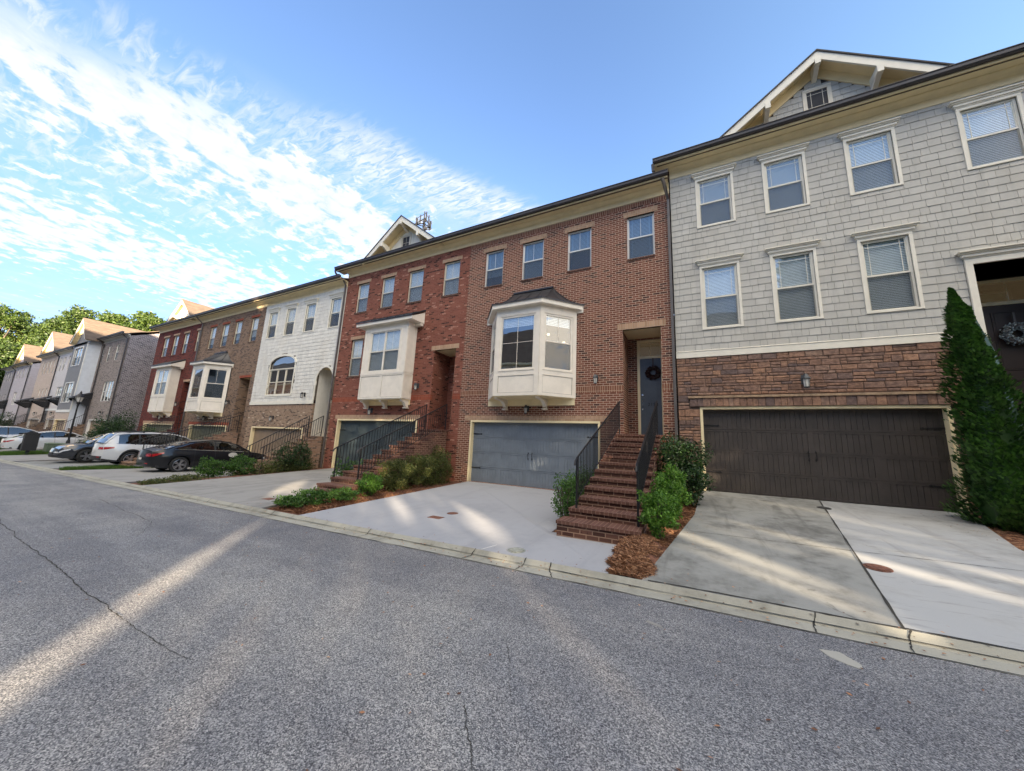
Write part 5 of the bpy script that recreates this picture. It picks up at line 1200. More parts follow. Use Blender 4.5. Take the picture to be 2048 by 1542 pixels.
    for s in (1, -1):
        for yy in tw or (-L*.03,):
            z0_, z1_ = zhi(yy), zr(yy)
            Q.hexa([(s*gx(yy, z0_)-.01, yy-.04, z0_), (s*gx(yy, z0_)+.01, yy-.04, z0_), (s*gx(yy, z0_)+.01, yy+.04, z0_), (s*gx(yy, z0_)-.01, yy+.04, z0_)],
                   [(s*gx(yy, z1_)-.01, yy-.035, z1_), (s*gx(yy, z1_)+.01, yy-.035, z1_), (s*gx(yy, z1_)+.01, yy+.035, z1_), (s*gx(yy, z1_)-.01, yy+.035, z1_)])
        # door gaps
        for yy in (-L*.03, L*.19, -L*.20):
            for k in range(1, K): 
                x, z = sec(yy, k); x2, z2 = sec(yy, k+1); Q.quad((s*(x+.002), yy-.006, z), (s*(x+.002), yy+.006, z), (s*(x2+.002), yy+.006, z2), (s*(x2+.002), yy-.006, z2))
    Q.build('door_gap', car_trim, t)
    if chrome_line:
        Q = MB()
        for s in (1, -1):
            Q.tube([(s*(gx(y, zhi(y))+.006), y, zhi(y)+.012) for y in gy[6:-6]], .012, 4)
            Q.tube([(s*(gx(y, max(zr(y)-.04, zhi(y)))+.012), y, max(zr(y)-.045, zhi(y)+.012)) for y in gy[6:-6]], .009, 4)
        Q.build('chrome_strip', chrome, t)
    Q = MB()
    for s in (1, -1):
        for yy in (-L*.09, L*.13):
            x, z = sec(yy, K-1); Q.box(s*x, s*(x+.03), yy-.09, yy+.09, z-.03, z-.005)
    Q.build('handle', pm_, t)
    for s in (1, -1):
        Q = MB(); yy = roof[-1][0]-L*.11; z = zhi(yy)+.06; x = W/2*.93
        Q.hexa([(s*x, yy-.05, z), (s*(x+.17), yy-.04, z), (s*(x+.17), yy+.06, z+.01), (s*x, yy+.05, z)], [(s*x, yy-.05, z+.11), (s*(x+.15), yy-.04, z+.12), (s*(x+.13), yy+.05, z+.1), (s*x, yy+.05, z+.09)]); Q.build('wing_mirror', pm_, t)
    if cladding:
        Q = MB()
        for s in (1, -1):
            for a, b in zip(ys, ys[1:]):
                x, z = sec(a, 0); x2, z2 = sec(b, 0); h = .085
                Q.add([(s*(x+.012), a, z-.005), (s*(x2+.012), b, z2-.005), (s*(x2+.014), b, z2+h), (s*(x+.014), a, z+h)], [(0, 1, 2, 3) if s > 0 else (3, 2, 1, 0)])
        for sg in (-1, 1):
            for j in range(16):
                u0, u1 = -1+j/8, -1+(j+1)/8; Q.quad(cap(sg, 0, u0, .01), cap(sg, 0, u1, .01), cap(sg, .26, u1, .012), cap(sg, .26, u0, .012))
        Q.build('cladding', car_trim, t)
    def sidepatch(Q, s, y0, y1, f0, f1, o=.008):
        n = 6
        for i in range(n):
            for j in range(2):
                P_ = []
                for (yy, ff) in ((i, j), (i+1, j), (i+1, j+1), (i, j+1)):
                    y = y0+(y1-y0)*yy/n; f = f0[0]+(f1[0]-f0[0])*yy/n+((f0[1]+(f1[1]-f0[1])*yy/n)-(f0[0]+(f1[0]-f0[0])*yy/n))*ff/2
                    k = f*K; ka = int(min(K-1, k)); a, b = sec(y, ka), sec(y, ka+1); r = k-ka; P_.append((s*(a[0]+(b[0]-a[0])*r+o), y, a[1]+(b[1]-a[1])*r))
                Q.quad(*P_)
    def cappatch(Q, sg, u0, u1, f0, f1, o=.01):
        n = 5
        for i in range(n):
            a, b = u0+(u1-u0)*i/n, u0+(u1-u0)*(i+1)/n; Q.quad(cap(sg, f0, a, o), cap(sg, f0, b, o), cap(sg, f1, b, o), cap(sg, f1, a, o))
    tf = tail or (.62, .80)
    for s in (1, -1):
        Q = MB(); cappatch(Q, -1, s*.55, s*.99, tf[0], tf[1]); sidepatch(Q, s, -hl+.005, -hl+.34, (tf[0], tf[1]), (tf[1]-.07, tf[1]-.01)); Q.build('tail_light', red_glass, t)
        Q = MB(); cappatch(Q, 1, s*.58, s*.99, .55, .72); sidepatch(Q, s, hl-.005, hl-.36, (.55, .72), (.68, .78)); Q.build('headlight', head_glass, t)
        Q = MB(); cappatch(Q, -1, s*.6, s*.85, .17, .23, .014); Q.build('reflector', red_glass, t)
    Q = MB(); cappatch(Q, -1, -.2, .2, .42 if not cladding else .50, .56 if not cladding else .64, .014); Q.build('number_plate', plate_m, t)
    Q = MB(); cappatch(Q, 1, -.45, .45, .30, .60, .012); cappatch(Q, 1, -.7, .7, .06, .22, .012); Q.build('grille', car_trim, t)
    if oval:
        Q = MB()
        for s in (1, -1):
            yy = roof[-1][0]-L*.115; Q.lathe([(0, .176), (.05, .178), (.06, .172)], (0, 0, 0), 14, 'x') if False else None
        cz = zhi(L*.1)-.16; pts = [(W/2*.985, L*.125+.20*math.cos(a*math.pi/12), cz+.115*math.sin(a*math.pi/12)) for a in range(24)]
        Q.add([(W/2+.012, p[1], p[2]) for p in pts], [tuple(range(24))]); Q.build('door_sticker', plate_m, t)
    if rails:
        Q = MB()
        for s in (1, -1):
            Q.tube([(s*(gx(y, zr(y))-.05), y, zr(y)+(.065 if 0 < i < 8 else 0)) for i, y in enumerate([rails[0]+(rails[1]-rails[0])*i/8 for i in range(9)])], .018, 6)
        for yy in (rails[0]*.6, rails[1]*.7):
            z = zr(yy)+.09; Q.box(-W*.36, W*.36, yy-.03, yy+.03, z-.015, z+.02); Q.box(-W*.36, -W*.33, yy-.03, yy+.03, z-.07, z); Q.box(W*.33, W*.36, yy-.03, yy+.03, z-.07, z)
        Q.build('roof_rack', car_trim, t)
    for s in (1, -1):
        for a in ax:
            c0 = (s*(W/2-.115), a, Rw); w_ = .115
            Q = MB(); Q.lathe([(Rw*.66, -w_), (Rw*.93, -w_), (Rw, -w_*.75), (Rw, w_*.75), (Rw*.93, w_), (Rw*.70, w_*1.0), (Rw*.66, w_*.6)], c0, 28, 'x'); wh = Q.build('wheel', tyre_m, t, True)
            Q = MB(); Q.lathe([(Rw*.70, w_*.98), (Rw*.66, w_*1.0), (Rw*.63, w_*.5), (Rw*.60, -w_*.2)] if s > 0 else [(Rw*.70, -w_*.98), (Rw*.66, -w_*1.0), (Rw*.63, -w_*.5), (Rw*.60, w_*.2)], c0, 28, 'x')
            Q.lathe([(0, s*w_*.86), (Rw*.15, s*w_*.84), (Rw*.17, s*w_*.5)], c0, 12, 'x')
            for k in range(spokes):
                an = 2*math.pi*k/spokes; 
                if spokes == 10: an = 2*math.pi*(k//2)/5+(.17 if k % 2 else -.17)
                dy, dz = math.cos(an), math.sin(an); py_, pz_ = -dz, dy; r0, r1 = Rw*.12, Rw*.66; wd = Rw*.055
                X0, X1 = c0[0]+s*w_*.45, c0[0]+s*w_*.82
                Q.hexa([(X0, a+dy*r0+py_*wd, Rw+dz*r0+pz_*wd), (X0, a+dy*r1+py_*wd, Rw+dz*r1+pz_*wd), (X0, a+dy*r1-py_*wd, Rw+dz*r1-pz_*wd), (X0, a+dy*r0-py_*wd, Rw+dz*r0-pz_*wd)],
                       [(X1, a+dy*r0+py_*wd, Rw+dz*r0+pz_*wd), (X1+s*.01, a+dy*r1+py_*wd, Rw+dz*r1+pz_*wd), (X1+s*.01, a+dy*r1-py_*wd, Rw+dz*r1-pz_*wd), (X1, a+dy*r0-py_*wd, Rw+dz*r0-pz_*wd)])
            Q.build('rim', rim, wh)
            Q = MB(); Q.lathe([(0, -s*.02), (Rw*.6, -s*.02)], c0, 16, 'x'); Q.build('brake_disc', car_trim, wh)
    if not cladding:
        for s in (1, -1):
            Q = MB(); Q.box(s*W*.28-.07, s*W*.28+.07, -hl-.12, -hl+.1, ground+.01, ground+.07); Q.build('exhaust', chrome, t)
    t.location = loc; t.rotation_euler = (R(rot[1]) if len(rot) > 1 else 0, 0, R(rot[0]))
    return t
gzW = lambda y: (fW(-20, y)-fW(-20, y-.1))/.1
def place(x, y, f, fl=1):   # pitch to the driveway
    z = f(x, y); a = math.degrees(math.atan((f(x, y+1.4)-f(x, y-1.4))/2.8)); return (x, y, z+.004), a
loc, a = place(-21.55, 8.85, fW)
car('parked_car', 'black saloon parked nose in before the white shake house', loc, (0, a), 4.7, 1.84, (-1.42, 1.42), .345,
    [(-2.35, .92), (-2.0, 1.03), (-1.2, 1.0), (0, .97), (1.0, .94), (1.7, .90), (2.15, .80), (2.35, .66)],
    [(-2.0, 1.02), (-1.55, 1.18), (-.95, 1.38), (-.3, 1.455), (.15, 1.45), (.7, 1.33), (1.3, 1.02), (1.42, .93)], car_black, rim_m, tail=(.66, .84), oval=True)
loc, a = place(-26.5, 8.6, fW)
car('parked_suv', 'white sport utility with roof rails, between the black and the dark blue cars', loc, (0, a), 4.7, 1.86, (-1.38, 1.38), .365,
    [(-2.35, 1.08), (-2.0, 1.12), (-1, 1.10), (0, 1.07), (1.0, 1.05), (1.7, 1.00), (2.2, .90), (2.35, .78)],
    [(-2.33, 1.12), (-2.18, 1.36), (-1.98, 1.60), (-1.6, 1.66), (-.6, 1.71), (.2, 1.69), (.7, 1.56), (1.25, 1.20), (1.4, 1.05)], car_white, rim_m, cat='suv', cladding=True, ground=.24, rearq=-1.95, rails=(-1.7, .3), tail=(.68, .84), spokes=10, tw=(-.1, -1.15))
loc, a = place(-30.45, 8.0, fW)
car('parked_suv', 'dark blue sport utility parked with its nose to the road, left of the white one', loc, (180, -a), 4.7, 1.86, (-1.38, 1.38), .37,
    [(-2.35, 1.05), (-2.0, 1.10), (-1, 1.08), (0, 1.05), (1.0, 1.04), (1.7, .98), (2.2, .86), (2.35, .72)],
    [(-2.30, 1.10), (-2.1, 1.36), (-1.8, 1.54), (-1.3, 1.61), (-.4, 1.655), (.15, 1.64), (.6, 1.52), (1.2, 1.18), (1.4, 1.03)], car_blue, rim_m, cat='suv', cladding=True, ground=.22, rearq=-1.9, rails=(-1.6, .1), spokes=10, chrome_line=False, tw=(-.1, -1.1))
loc, a = place(-46.4, 8.5, fF)
car('parked_car', 'white saloon parked nose in behind the lamp post and the utility cabinet', loc, (0, a), 4.7, 1.85, (-1.42, 1.42), .34,
    [(-2.35, .92), (-2.0, 1.02), (-1.2, .99), (0, .95), (1.0, .92), (1.7, .87), (2.2, .77), (2.35, .64)],
    [(-2.05, 1.01), (-1.6, 1.16), (-1.0, 1.36), (-.3, 1.44), (.2, 1.43), (.75, 1.30), (1.35, 1.0), (1.5, .9)], car_white, rim_d, tail=(.66, .84), chrome_line=False)
loc, a = place(-56.2, 7.6, fF)
car('parked_van', 'white people carrier parked at the far left behind the low fence', loc, (0, a), 5.0, 1.95, (-1.5, 1.5), .35,
    [(-2.5, 1.05), (-2.0, 1.10), (-1, 1.08), (0, 1.05), (1.0, 1.0), (1.9, .92), (2.3, .82), (2.5, .7)],
    [(-2.45, 1.1), (-2.3, 1.4), (-2.1, 1.66), (-1.6, 1.75), (-.4, 1.78), (.4, 1.72), (1.0, 1.5), (1.8, 1.08), (1.95, .95)], car_white, rim_m, cat='van', ground=.22, tw=(-.1, -1.3), chrome_line=False)

# ------------------------------------------------------------------ street furniture
lp = thing('street_lamp', (-42, 8.3, -2.1), 'black street lamp with a lantern head on a concrete footing', 'street lamp')
m = MB(); m.lathe([(.26, -.2), (.26, .5), (.0, .5)], (-42, 8.3, -2.1), 12); m.build('footing', conc_curb, lp)
m = MB(); m.lathe([(.15, .5), (.15, .62), (.11, .75), (.09, .95), (.06, 1.0), (.055, 2.2), (.045, 3.55), (.07, 3.6), (.05, 3.66), (.10, 3.78), (.12, 3.86), (.10, 3.9)], (-42, 8.3, -2.1), 12); m.build('post', iron, lp)
m = MB(); m.lathe([(.13, 3.9), (.24, 4.28), (.23, 4.3)], (-42, 8.3, -2.1), 6); m.build('lantern_glass', lamp_glass, lp)
m = MB(); m.lathe([(.31, 4.28), (.29, 4.32), (.17, 4.44), (.08, 4.55), (.05, 4.62), (.07, 4.66), (.02, 4.72), (0, 4.8)], (-42, 8.3, -2.1), 12)
for k in range(6):
    a = k*math.pi/3; m.tube([(-42+.13*math.cos(a), 8.3+.13*math.sin(a), 1.8), (-42+.24*math.cos(a), 8.3+.24*math.sin(a), 2.19)], .014, 4)
m.build('lantern_cap', iron, lp)
mb_ = thing('mailbox', (-40.8, 6.4, -2.2), 'dark cluster mailbox on a short pedestal in the grass island', 'mailbox')
m = MB(); m.box(-41.02, -40.60, 6.10, 6.72, -1.86, -.72); m.box(-41.06, -40.56, 6.06, 6.76, -.72, -.66); m.box(-40.95, -40.67, 6.2, 6.62, -.66, -.60)
m.build('cabinet', mail_m, mb_); m = MB(); m.lathe([(.16, 0), (.16, .05), (.09, .08), (.09, .36)], (-40.8, 6.41, -2.22), 10); m.build('pedestal', steel, mb_)
for i in range(2):
    for j in range(6):
        m = MB(); m.box(-40.6, -40.585, 6.14+i*.28, 6.40+i*.28, -1.82+j*.175, -1.66+j*.175); m.build('mail_door', mail_m, mb_)
t = thing('utility_cabinet', (-42.2, 7.75, -2.15), 'green utility cabinet on the grass between the mailbox and the lamp post', 'utility cabinet')
m = MB(); m.box(-42.65, -41.75, 7.35, 8.2, -2.2, -1.42); m.build('cabinet_body', green_box, t); m = MB(); m.hexa([(-42.68, 7.3, -1.42), (-41.7, 7.3, -1.42), (-41.7, 8.23, -1.42), (-42.68, 8.23, -1.42)], [(-42.62, 7.4, -1.36), (-41.78, 7.4, -1.36), (-41.78, 8.17, -1.36), (-42.62, 8.17, -1.36)]); m.build('cabinet_lid', green_box, t)
m = MB(); m.box(-41.75, -41.735, 7.4, 7.77, -2.1, -1.5); m.box(-41.75, -41.735, 7.79, 8.15, -2.1, -1.5); m.build('cabinet_door', green_box, t)
t = thing('metal_fence', (-51.8, 6.2, -2.3), 'low black metal fence with thin bars before the white people carrier', 'fence')
m = MB(); zf = lambda x: rz(x)+.1
for i in range(26):
    X = -53.6+i*.14; m.box(X-.01, X+.01, 6.9, 6.92, zf(X), zf(X)+.95)
m.build('bars', iron, t); m = MB(); m.tube([(-53.6, 6.91, zf(-53)+.95), (-50, 6.91, zf(-50)+.95)], .02, 4); m.tube([(-53.6, 6.91, zf(-53)+.12), (-50, 6.91, zf(-50)+.12)], .015, 4); m.build('rail', iron, t); m = MB(); m.box(-53.75, -53.4, 6.75, 7.1, zf(-53)-.1, zf(-53)+1.1); m.build('post', iron, t)

# cell tower
tx, ty = -.668*64, .681*64
t = thing('cell_tower', (tx, ty, -2), 'tall pole with a triangular antenna platform rising behind the cream gable', 'antenna mast')
P = lambda px, py, d=64: None
zt = 40.3
m = MB(); m.tube([(tx, ty, -2), (tx+.2, ty, zt)], .28, 8, .17); m.build('mast', steel, t)
m = MB(); rr = 1.75; A = [(tx+rr*math.cos(R(a_)), ty+rr*math.sin(R(a_))) for a_ in (200, 320, 80)]
for (a, b) in zip(A, A[1:]+A[:1]):
    m.tube([(*a, zt), (*b, zt)], .10, 5); m.tube([(*a, zt+1.0), (*b, zt+1.0)], .05, 5); m.tube([(*a, zt), (tx, ty, zt-1.5)], .07, 5); m.tube([(*a, zt), (tx, ty, zt)], .10, 5)
m.build('platform', steel, t)
for (a, b) in zip(A, A[1:]+A[:1]):
    for k in range(3):
        f = (k+.3)/2.6; X, Y = a[0]+(b[0]-a[0])*f, a[1]+(b[1]-a[1])*f; n = MB(); hh = random.uniform(1.5, 2.3); n.box(X-.09, X+.09, Y-.07, Y+.07, zt-.5, zt-.5+hh); n.build('antenna', steel, t)
m = MB(); m.lathe([(0, -.3), (.35, -.25), (.4, .1), (0, .15)], (tx+1.1, ty-.6, zt-1.7), 10, 'y'); m.build('dish', steel, t)
t2 = thing('antenna_pole', (tx+2.2, ty, -2), 'thin whip antenna pole right of the big mast above the gable', 'antenna mast')
m = MB(); m.tube([(tx+2.2, ty, -2), (tx+2.2, ty, 36.5)], .10, 6, .05); m.box(tx+2.05, tx+2.35, ty-.1, ty+.1, 33.2, 34.6); m.build('mast', steel, t2)

# ------------------------------------------------------------------ planting near the houses
def hedge_blobs(x0, y0, x1, y1, z0, z1, h, r, n, lift=.5):
    return [(x0+(x1-x0)*i/(n-1)+random.uniform(-.04, .04), y0+(y1-y0)*i/(n-1), z0+(z1-z0)*i/(n-1)+h*lift, r*random.uniform(.85, 1.12), r*1.15, h*.55*random.uniform(.92, 1.1)) for i in range(n)]
bush('box_hedge', 'clipped green box hedge between the brick steps and the slate blue garage', 'hedge', hedge_blobs(-2.32, 6.95, -2.42, 9.6, -1.45, -1.42, .85, .24, 8), lf_box, .045, 9000, base_z=-1.46)
bush('shrub', 'bright green shrub at the foot of the brick steps', 'shrub', [(-.52, 6.42, -1.0, .26, .27, .37)], lf_bright, .05, 3200, 'bright shrubs beside the brick steps', base_z=-1.35)
bush('shrub', 'bright green shrub halfway up beside the brick steps', 'shrub', [(-.42, 7.35, -.86, .28, .33, .42)], lf_bright, .05, 3400, 'bright shrubs beside the brick steps', base_z=-1.3)
bush('shrub', 'bright green shrub just below the big dark holly', 'shrub', [(-.34, 8.2, -.68, .30, .34, .44)], lf_bright, .05, 3200, 'bright shrubs beside the brick steps', base_z=-1.25)
bush('holly_bush', 'large dark glossy round bush against the downspout between two houses', 'bush', [(-.22, 9.75, -.28, .60, .60, .74), (-.05, 9.3, -.62, .42, .4, .5)], lf_dark, .06, 11000, base_z=-1.2)
def arbor(x, y, z0, z1, r, n):
    t = thing('arborvitae', (x, y, z0), 'tall narrow evergreen at the right corner of the dark brown garage', 'evergreen'); pts = []
    H_ = z1-z0
    for i in range(n):
        f = random.random()**1.25; prof = (min(1, f/.10+.55))*(1-f)**.74*(1 if f < .93 else .8); a = random.uniform(0, 6.283)
        rr = r*prof*(1+.25*math.sin(3*a+f*9)+.14*math.sin(7*a-f*23)+.12*math.sin(f*60+2*a))*(random.uniform(.72, 1.04) if random.random() < .93 else random.uniform(1.02, 1.22)); lean = -.26*f
        pts.append((x+lean+rr*math.cos(a)+(.06 if f < .5 else 0), y+rr*math.sin(a), z0+H_*f))
    mb = MB(); V = mb.v; F = mb.f
    for p in pts:
        a = math.atan2(p[1]-y, p[0]-x)+random.uniform(-.5, .5); d = Vector((math.cos(a)*.75, math.sin(a)*.75, random.uniform(.25, 1.1))).normalized(); s = random.uniform(.05, .11); c = Vector((-math.sin(a), math.cos(a), random.uniform(-.5, .5)))*s*.28
        q = Vector(p); k = len(V); V.extend([tuple(q-d*s*.4), tuple(q+c), tuple(q+d*s*.6), tuple(q-c)]); F.append((k, k+1, k+2, k+3))
    mb.build('foliage', lf_arb, t)
    m = MB(); m.tube([(x, y, z0-.1), (x-.1, y, z0+H_*.5), (x-.24, y, z1-.15)], .07, 6, .01); m.build('trunk', bark, t)
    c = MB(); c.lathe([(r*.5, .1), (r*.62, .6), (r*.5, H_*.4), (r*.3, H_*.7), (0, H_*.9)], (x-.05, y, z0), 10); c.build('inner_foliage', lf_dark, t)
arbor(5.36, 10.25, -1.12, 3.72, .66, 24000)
bush('shrub', 'low green shrub right of the tall evergreen at the frame edge', 'shrub', [(5.75, 9.75, -.75, .45, .4, .4), (6.4, 10.0, -.7, .5, .45, .45)], lf_bright, .055, 5000, base_z=-1.15)
bush('shrub', 'rounded dark green shrub pair at the foot of the tan brick steps', 'shrub', [(-16.9, 7.1, -1.42, .48, .5, .40), (-16.6, 7.95, -1.38, .46, .5, .42)], lf_box, .06, 7000, base_z=-1.9)
bush('shrub', 'loose green shrubs below the railing of the tan brick steps', 'shrub', hedge_blobs(-16.2, 8.6, -16.3, 10.5, -1.85, -1.75, .7, .36, 5), lf_olive, .06, 6000, base_z=-1.9)
bush('shrub', 'dark pointed shrubs beside the white and red house boundary', 'shrub', [(-16.2, 9.4, -1.0, .32, .4, .6), (-16.1, 10.1, -.9, .36, .42, .7)], lf_dark, .06, 5000, base_z=-1.8)
bush('ground_cover', 'low spreading juniper along the slab edge behind the kerb', 'ground cover', [(-15.95, 5.15, -1.78, .42, .3, .14), (-16.0, 5.7, -1.76, .45, .4, .17), (-16.2, 6.2, -1.74, .5, .4, .18)], lf_olive, .05, 4500, base_z=-1.86, stems=False)
bush('shrub', 'tall olive shrub by the brown brick wall corner, topmost of the row', 'shrub', [(-8.35, 10.5, -.92, .52, .50, .62)], lf_olive, .055, 6000, 'olive shrubs between the red and brown houses', base_z=-1.55)
bush('shrub', 'wide olive shrub in the middle of the row by the red steps', 'shrub', [(-8.35, 9.5, -.98, .50, .55, .58)], lf_olive, .055, 6000, 'olive shrubs between the red and brown houses', base_z=-1.55)
bush('shrub', 'olive shrub nearest the road in the row by the red steps', 'shrub', [(-8.45, 8.45, -1.08, .50, .55, .52)], lf_olive, .055, 6000, 'olive shrubs between the red and brown houses', base_z=-1.6)
bush('shrub', 'small yellow green shrub in front of the olive shrubs', 'shrub', [(-8.3, 7.35, -1.28, .34, .34, .26)], lf_bright, .05, 3000, base_z=-1.6)
bush('ground_cover', 'low dark spreading shrub at the slab corner by the kerb', 'ground cover', [(-8.45, 5.75, -1.48, .42, .42, .20), (-8.2, 6.4, -1.46, .38, .35, .16), (-8.5, 5.2, -1.55, .35, .28, .14)], lf_box, .05, 5500, base_z=-1.62, stems=False)
bush('box_hedge', 'clipped hedge behind the railing of the red house steps', 'hedge', hedge_blobs(-10.3, 7.9, -10.4, 10.6, -1.6, -1.5, .8, .26, 7), lf_box, .06, 7000, base_z=-1.6)
bush('large_shrub', 'big rounded dark shrub at the corner where the far row begins', 'shrub', [(-40.9, 9.9, -.9, 1.3, 1.0, 1.55), (-41.4, 10.6, -.6, 1.3, 1.2, 1.7), (-40.5, 9.5, -1.3, 1.0, .8, .9)], lf_dark, .11, 14000, base_z=-2.1)
bush('shrub', 'small shrub by the railing of the dark red house', 'shrub', [(-32.2, 9.6, -.75, .6, .6, .75)], lf_dark, .08, 4000, base_z=-1.9)
bush('shrub', 'low dark shrub at the left frame edge before the people carrier', 'shrub', [(-49.5, 5.9, -1.95, .5, .45, .5), (-50.3, 6.2, -1.8, .5, .5, .75)], lf_dark, .08, 4000, base_z=-2.4)
bush('shrub', 'dark round shrub past the gap in the far row', 'shrub', [(-77, 9.5, -.6, 1.6, 1.2, 1.4)], lf_dark, .14, 4000, base_z=-2.2)

def grass(name, label, x0, x1, y0, y1, f, n, h=.07, edge=.15):
    m = MB(); V = m.v; F = m.f; cx, cy = (x0+x1)/2, (y0+y1)/2
    for _ in range(n):
        x, y = random.uniform(x0, x1), random.uniform(y0, y1)
        if ((x-cx)/(x1-x0)*2)**4+((y-cy)/(y1-y0)*2)**4 > random.uniform(.7, 1.05): continue
        a = random.uniform(0, 6.28); s = h*random.uniform(.6, 1.5); z = f(x, y)-.05; k = len(V); w_ = .006+.004*random.random(); dx, dy = math.cos(a)*w_, math.sin(a)*w_; lx, ly = random.gauss(0, s*.35), random.gauss(0, s*.35)
        V.extend([(x-dx, y-dy, z), (x+dx, y+dy, z), (x+lx, y+ly, z+s+.03)]); F.append((k, k+1, k+2))
    o = m.build(name, grass_m); return tagit(o, label, 'grass', kind='stuff')
grass('grass', 'green grass strip between two driveways behind the kerb', -25.35, -24.0, 4.85, 8.5, fW, 9000, .12)
grass('grass', 'sunny grass island around the mailbox', -44.4, -40.5, 4.9, 8.8, lambda x, y: lotz(-1.9)(x, y), 16000, .15)
grass('grass', 'grass patch beyond the mailbox island', -53.8, -49.3, 4.9, 6.6, fF, 7000, .18)
sheet('grass_ground', [(-44.6, Y1+.02), (-40.4, Y1+.02), (-40.4, 9.2), (-44.6, 9.2)], lambda x, y: lotz(-1.9)(x, y)-.02, paint('turf', (.06, .10, .025), .95, var=.3, vs=6))
def strands(label, boxes, n, mound=None):
    m = MB(); V = m.v; F = m.f
    for _ in range(n):
        x0, x1, y0, y1, f = random.choice(boxes); x, y = random.uniform(x0, x1), random.uniform(y0, y1)
        if mound and not mound[1](x, y): continue
        z = f(x, y)-.04+(mound[0](x, y) if mound else 0)+random.random()*.02; a = random.uniform(0, 3.14); L_ = random.uniform(.05, .13); w_ = .0022; dx, dy, dz = math.cos(a)*L_/2, math.sin(a)*L_/2, random.gauss(0, .012); k = len(V)
        V.extend([(x-dx-dy/L_*w_*2, y-dy+dx/L_*w_*2, z-dz), (x+dx-dy/L_*w_*2, y+dy+dx/L_*w_*2, z+dz), (x+dx+dy/L_*w_*2, y+dy-dx/L_*w_*2, z+dz+.004), (x-dx+dy/L_*w_*2, y-dy-dx/L_*w_*2, z-dz+.004)]); F.append((k, k+1, k+2, k+3))
    return tagit(m.build('pine_straw', straw), label, 'mulch', kind='stuff')
mz = lambda x, y: .09*max(0, 1-((x+.72)/.34)**2)*max(0, 1-((y-5.65)/.75)**2)**.5+.05*max(0, 1-((x+.75)/.3)**2)
m = MB(); N_ = 14
for i in range(N_):
    for j in range(N_):
        c = [(-1.06+.62*(i+a)/N_, 4.78+1.7*(j+b)/N_) for a, b in ((0, 0), (1, 0), (1, 1), (0, 1))]; m.quad(*[(x, y, fG(x, y)-.05+mz(x, y)) for x, y in c])
o = m.build('straw_mound', mulch); o['kind'] = 'structure'
strands('heap of orange pine straw at the foot of the bright shrubs by the kerb', [(-1.06, -.45, 4.8, 6.4, fG)], 15000, (lambda x, y: mz(x, y)+.0, lambda x, y: x < -.50+.1*math.sin(y*9) and x > -1.02+.07*math.sin(y*13)))
strands('pine straw mulch beside the brick steps and under the hedges', [(-.72, .25, 6.2, 11.3, fG), (-2.55, -2.0, 6.35, 11.3, fB), (4.35, 7.5, 6.5, 11.3, fG)], 26000)
strands('pine straw mulch under the olive shrubs between the red and brown houses', [(-8.7, -7.45, 4.9, 11.3, fR)], 14000)
m = MB(); m.box(-9.3, -8.75, 6.35, 6.6, -1.8, -1.42); m.box(-8.7, -8.4, 6.55, 6.8, -1.8, -1.48); o = tagit(recentre(m.build('brick_edging', br_step)), 'short reddish brick edging at the foot of the red house steps', 'edging')

# loose straw blown on to the slabs, fallen leaves in the gutter
strands('loose pine straw blown on to the slab edges by the brick steps', [(-1.5, -.9, 4.8, 6.1, fB), (-.6, .35, 4.9, 9.5, fG), (-2.9, -2.4, 6.4, 9, fB), (3.9, 4.6, 6, 9, fG)], 1500)
pts = []
for _ in range(700):
    X = -14+24*random.random(); Yy = Y0+.2+random.gauss(0, .09); pts.append((X, Yy, czf(X, Yy)+.006 if Yy > Y0 else rz(X)+.01))
for _ in range(260): X = random.uniform(-9, 5); Yy = random.uniform(1, 4.4); pts.append((X, Yy, rz(X)+.008))
lm_ = MB()
for p_ in pts:
    a = random.uniform(0, 6.28); s_l = random.uniform(.006, .022); c_, d_ = math.cos(a)*s_l, math.sin(a)*s_l; k = len(lm_.v)
    lm_.v += [(p_[0]-c_, p_[1]-d_, p_[2]), (p_[0]+d_*.5, p_[1]-c_*.5, p_[2]+.004), (p_[0]+c_, p_[1]+d_, p_[2]+.003), (p_[0]-d_*.5, p_[1]+c_*.5, p_[2])]; lm_.f.append((k, k+1, k+2, k+3))
tagit(lm_.build('fallen_leaves', straw), 'small dry leaves and grit scattered along the gutter and the road', 'leaf litter', kind='stuff')
# ------------------------------------------------------------------ trees behind
def tree(name, label, p, z0, ztop, r, mat, n, ls, group=None, clumps=22, low=.25, core=None):
    x, y = p; t = thing(name, (x, y, z0), label, 'tree', group); h = ztop-z0; pts = []
    m = MB(); m.tube([(x, y, z0), (x+.2, y, z0+h*.35), (x-.1, y+.1, z0+h*.8)], h*.022, 7, h*.005)
    for c in range(clumps):
        f = low+(1-low)*(c+.5)/clumps; a = c*2.4+random.uniform(-.5, .5); pr = math.sin(min(1, (f-low+.12)/(1-low+.12))*math.pi*.86)**.7
        rr = r*pr*random.uniform(.35, .85); cx, cy, cz = x+rr*math.cos(a), y+rr*math.sin(a), z0+h*f*.93
        cr = r*random.uniform(.28, .46)*(1 if f < .85 else .8); pts += ellip_pts(n//clumps, (cx, cy, cz), (cr, cr, cr*.72), shell=.35, lump=.3)
        m.tube([(x, y, z0+h*f*.6), ((x+cx)/2, (y+cy)/2, z0+h*f*.78), (cx, cy, cz)], h*.007, 5, h*.002)
    m.build('trunk', bark, t); leaves(pts, ls, .7).build('crown', mat, t)
    return t
gz_ = 'trees on the rise behind the far row'
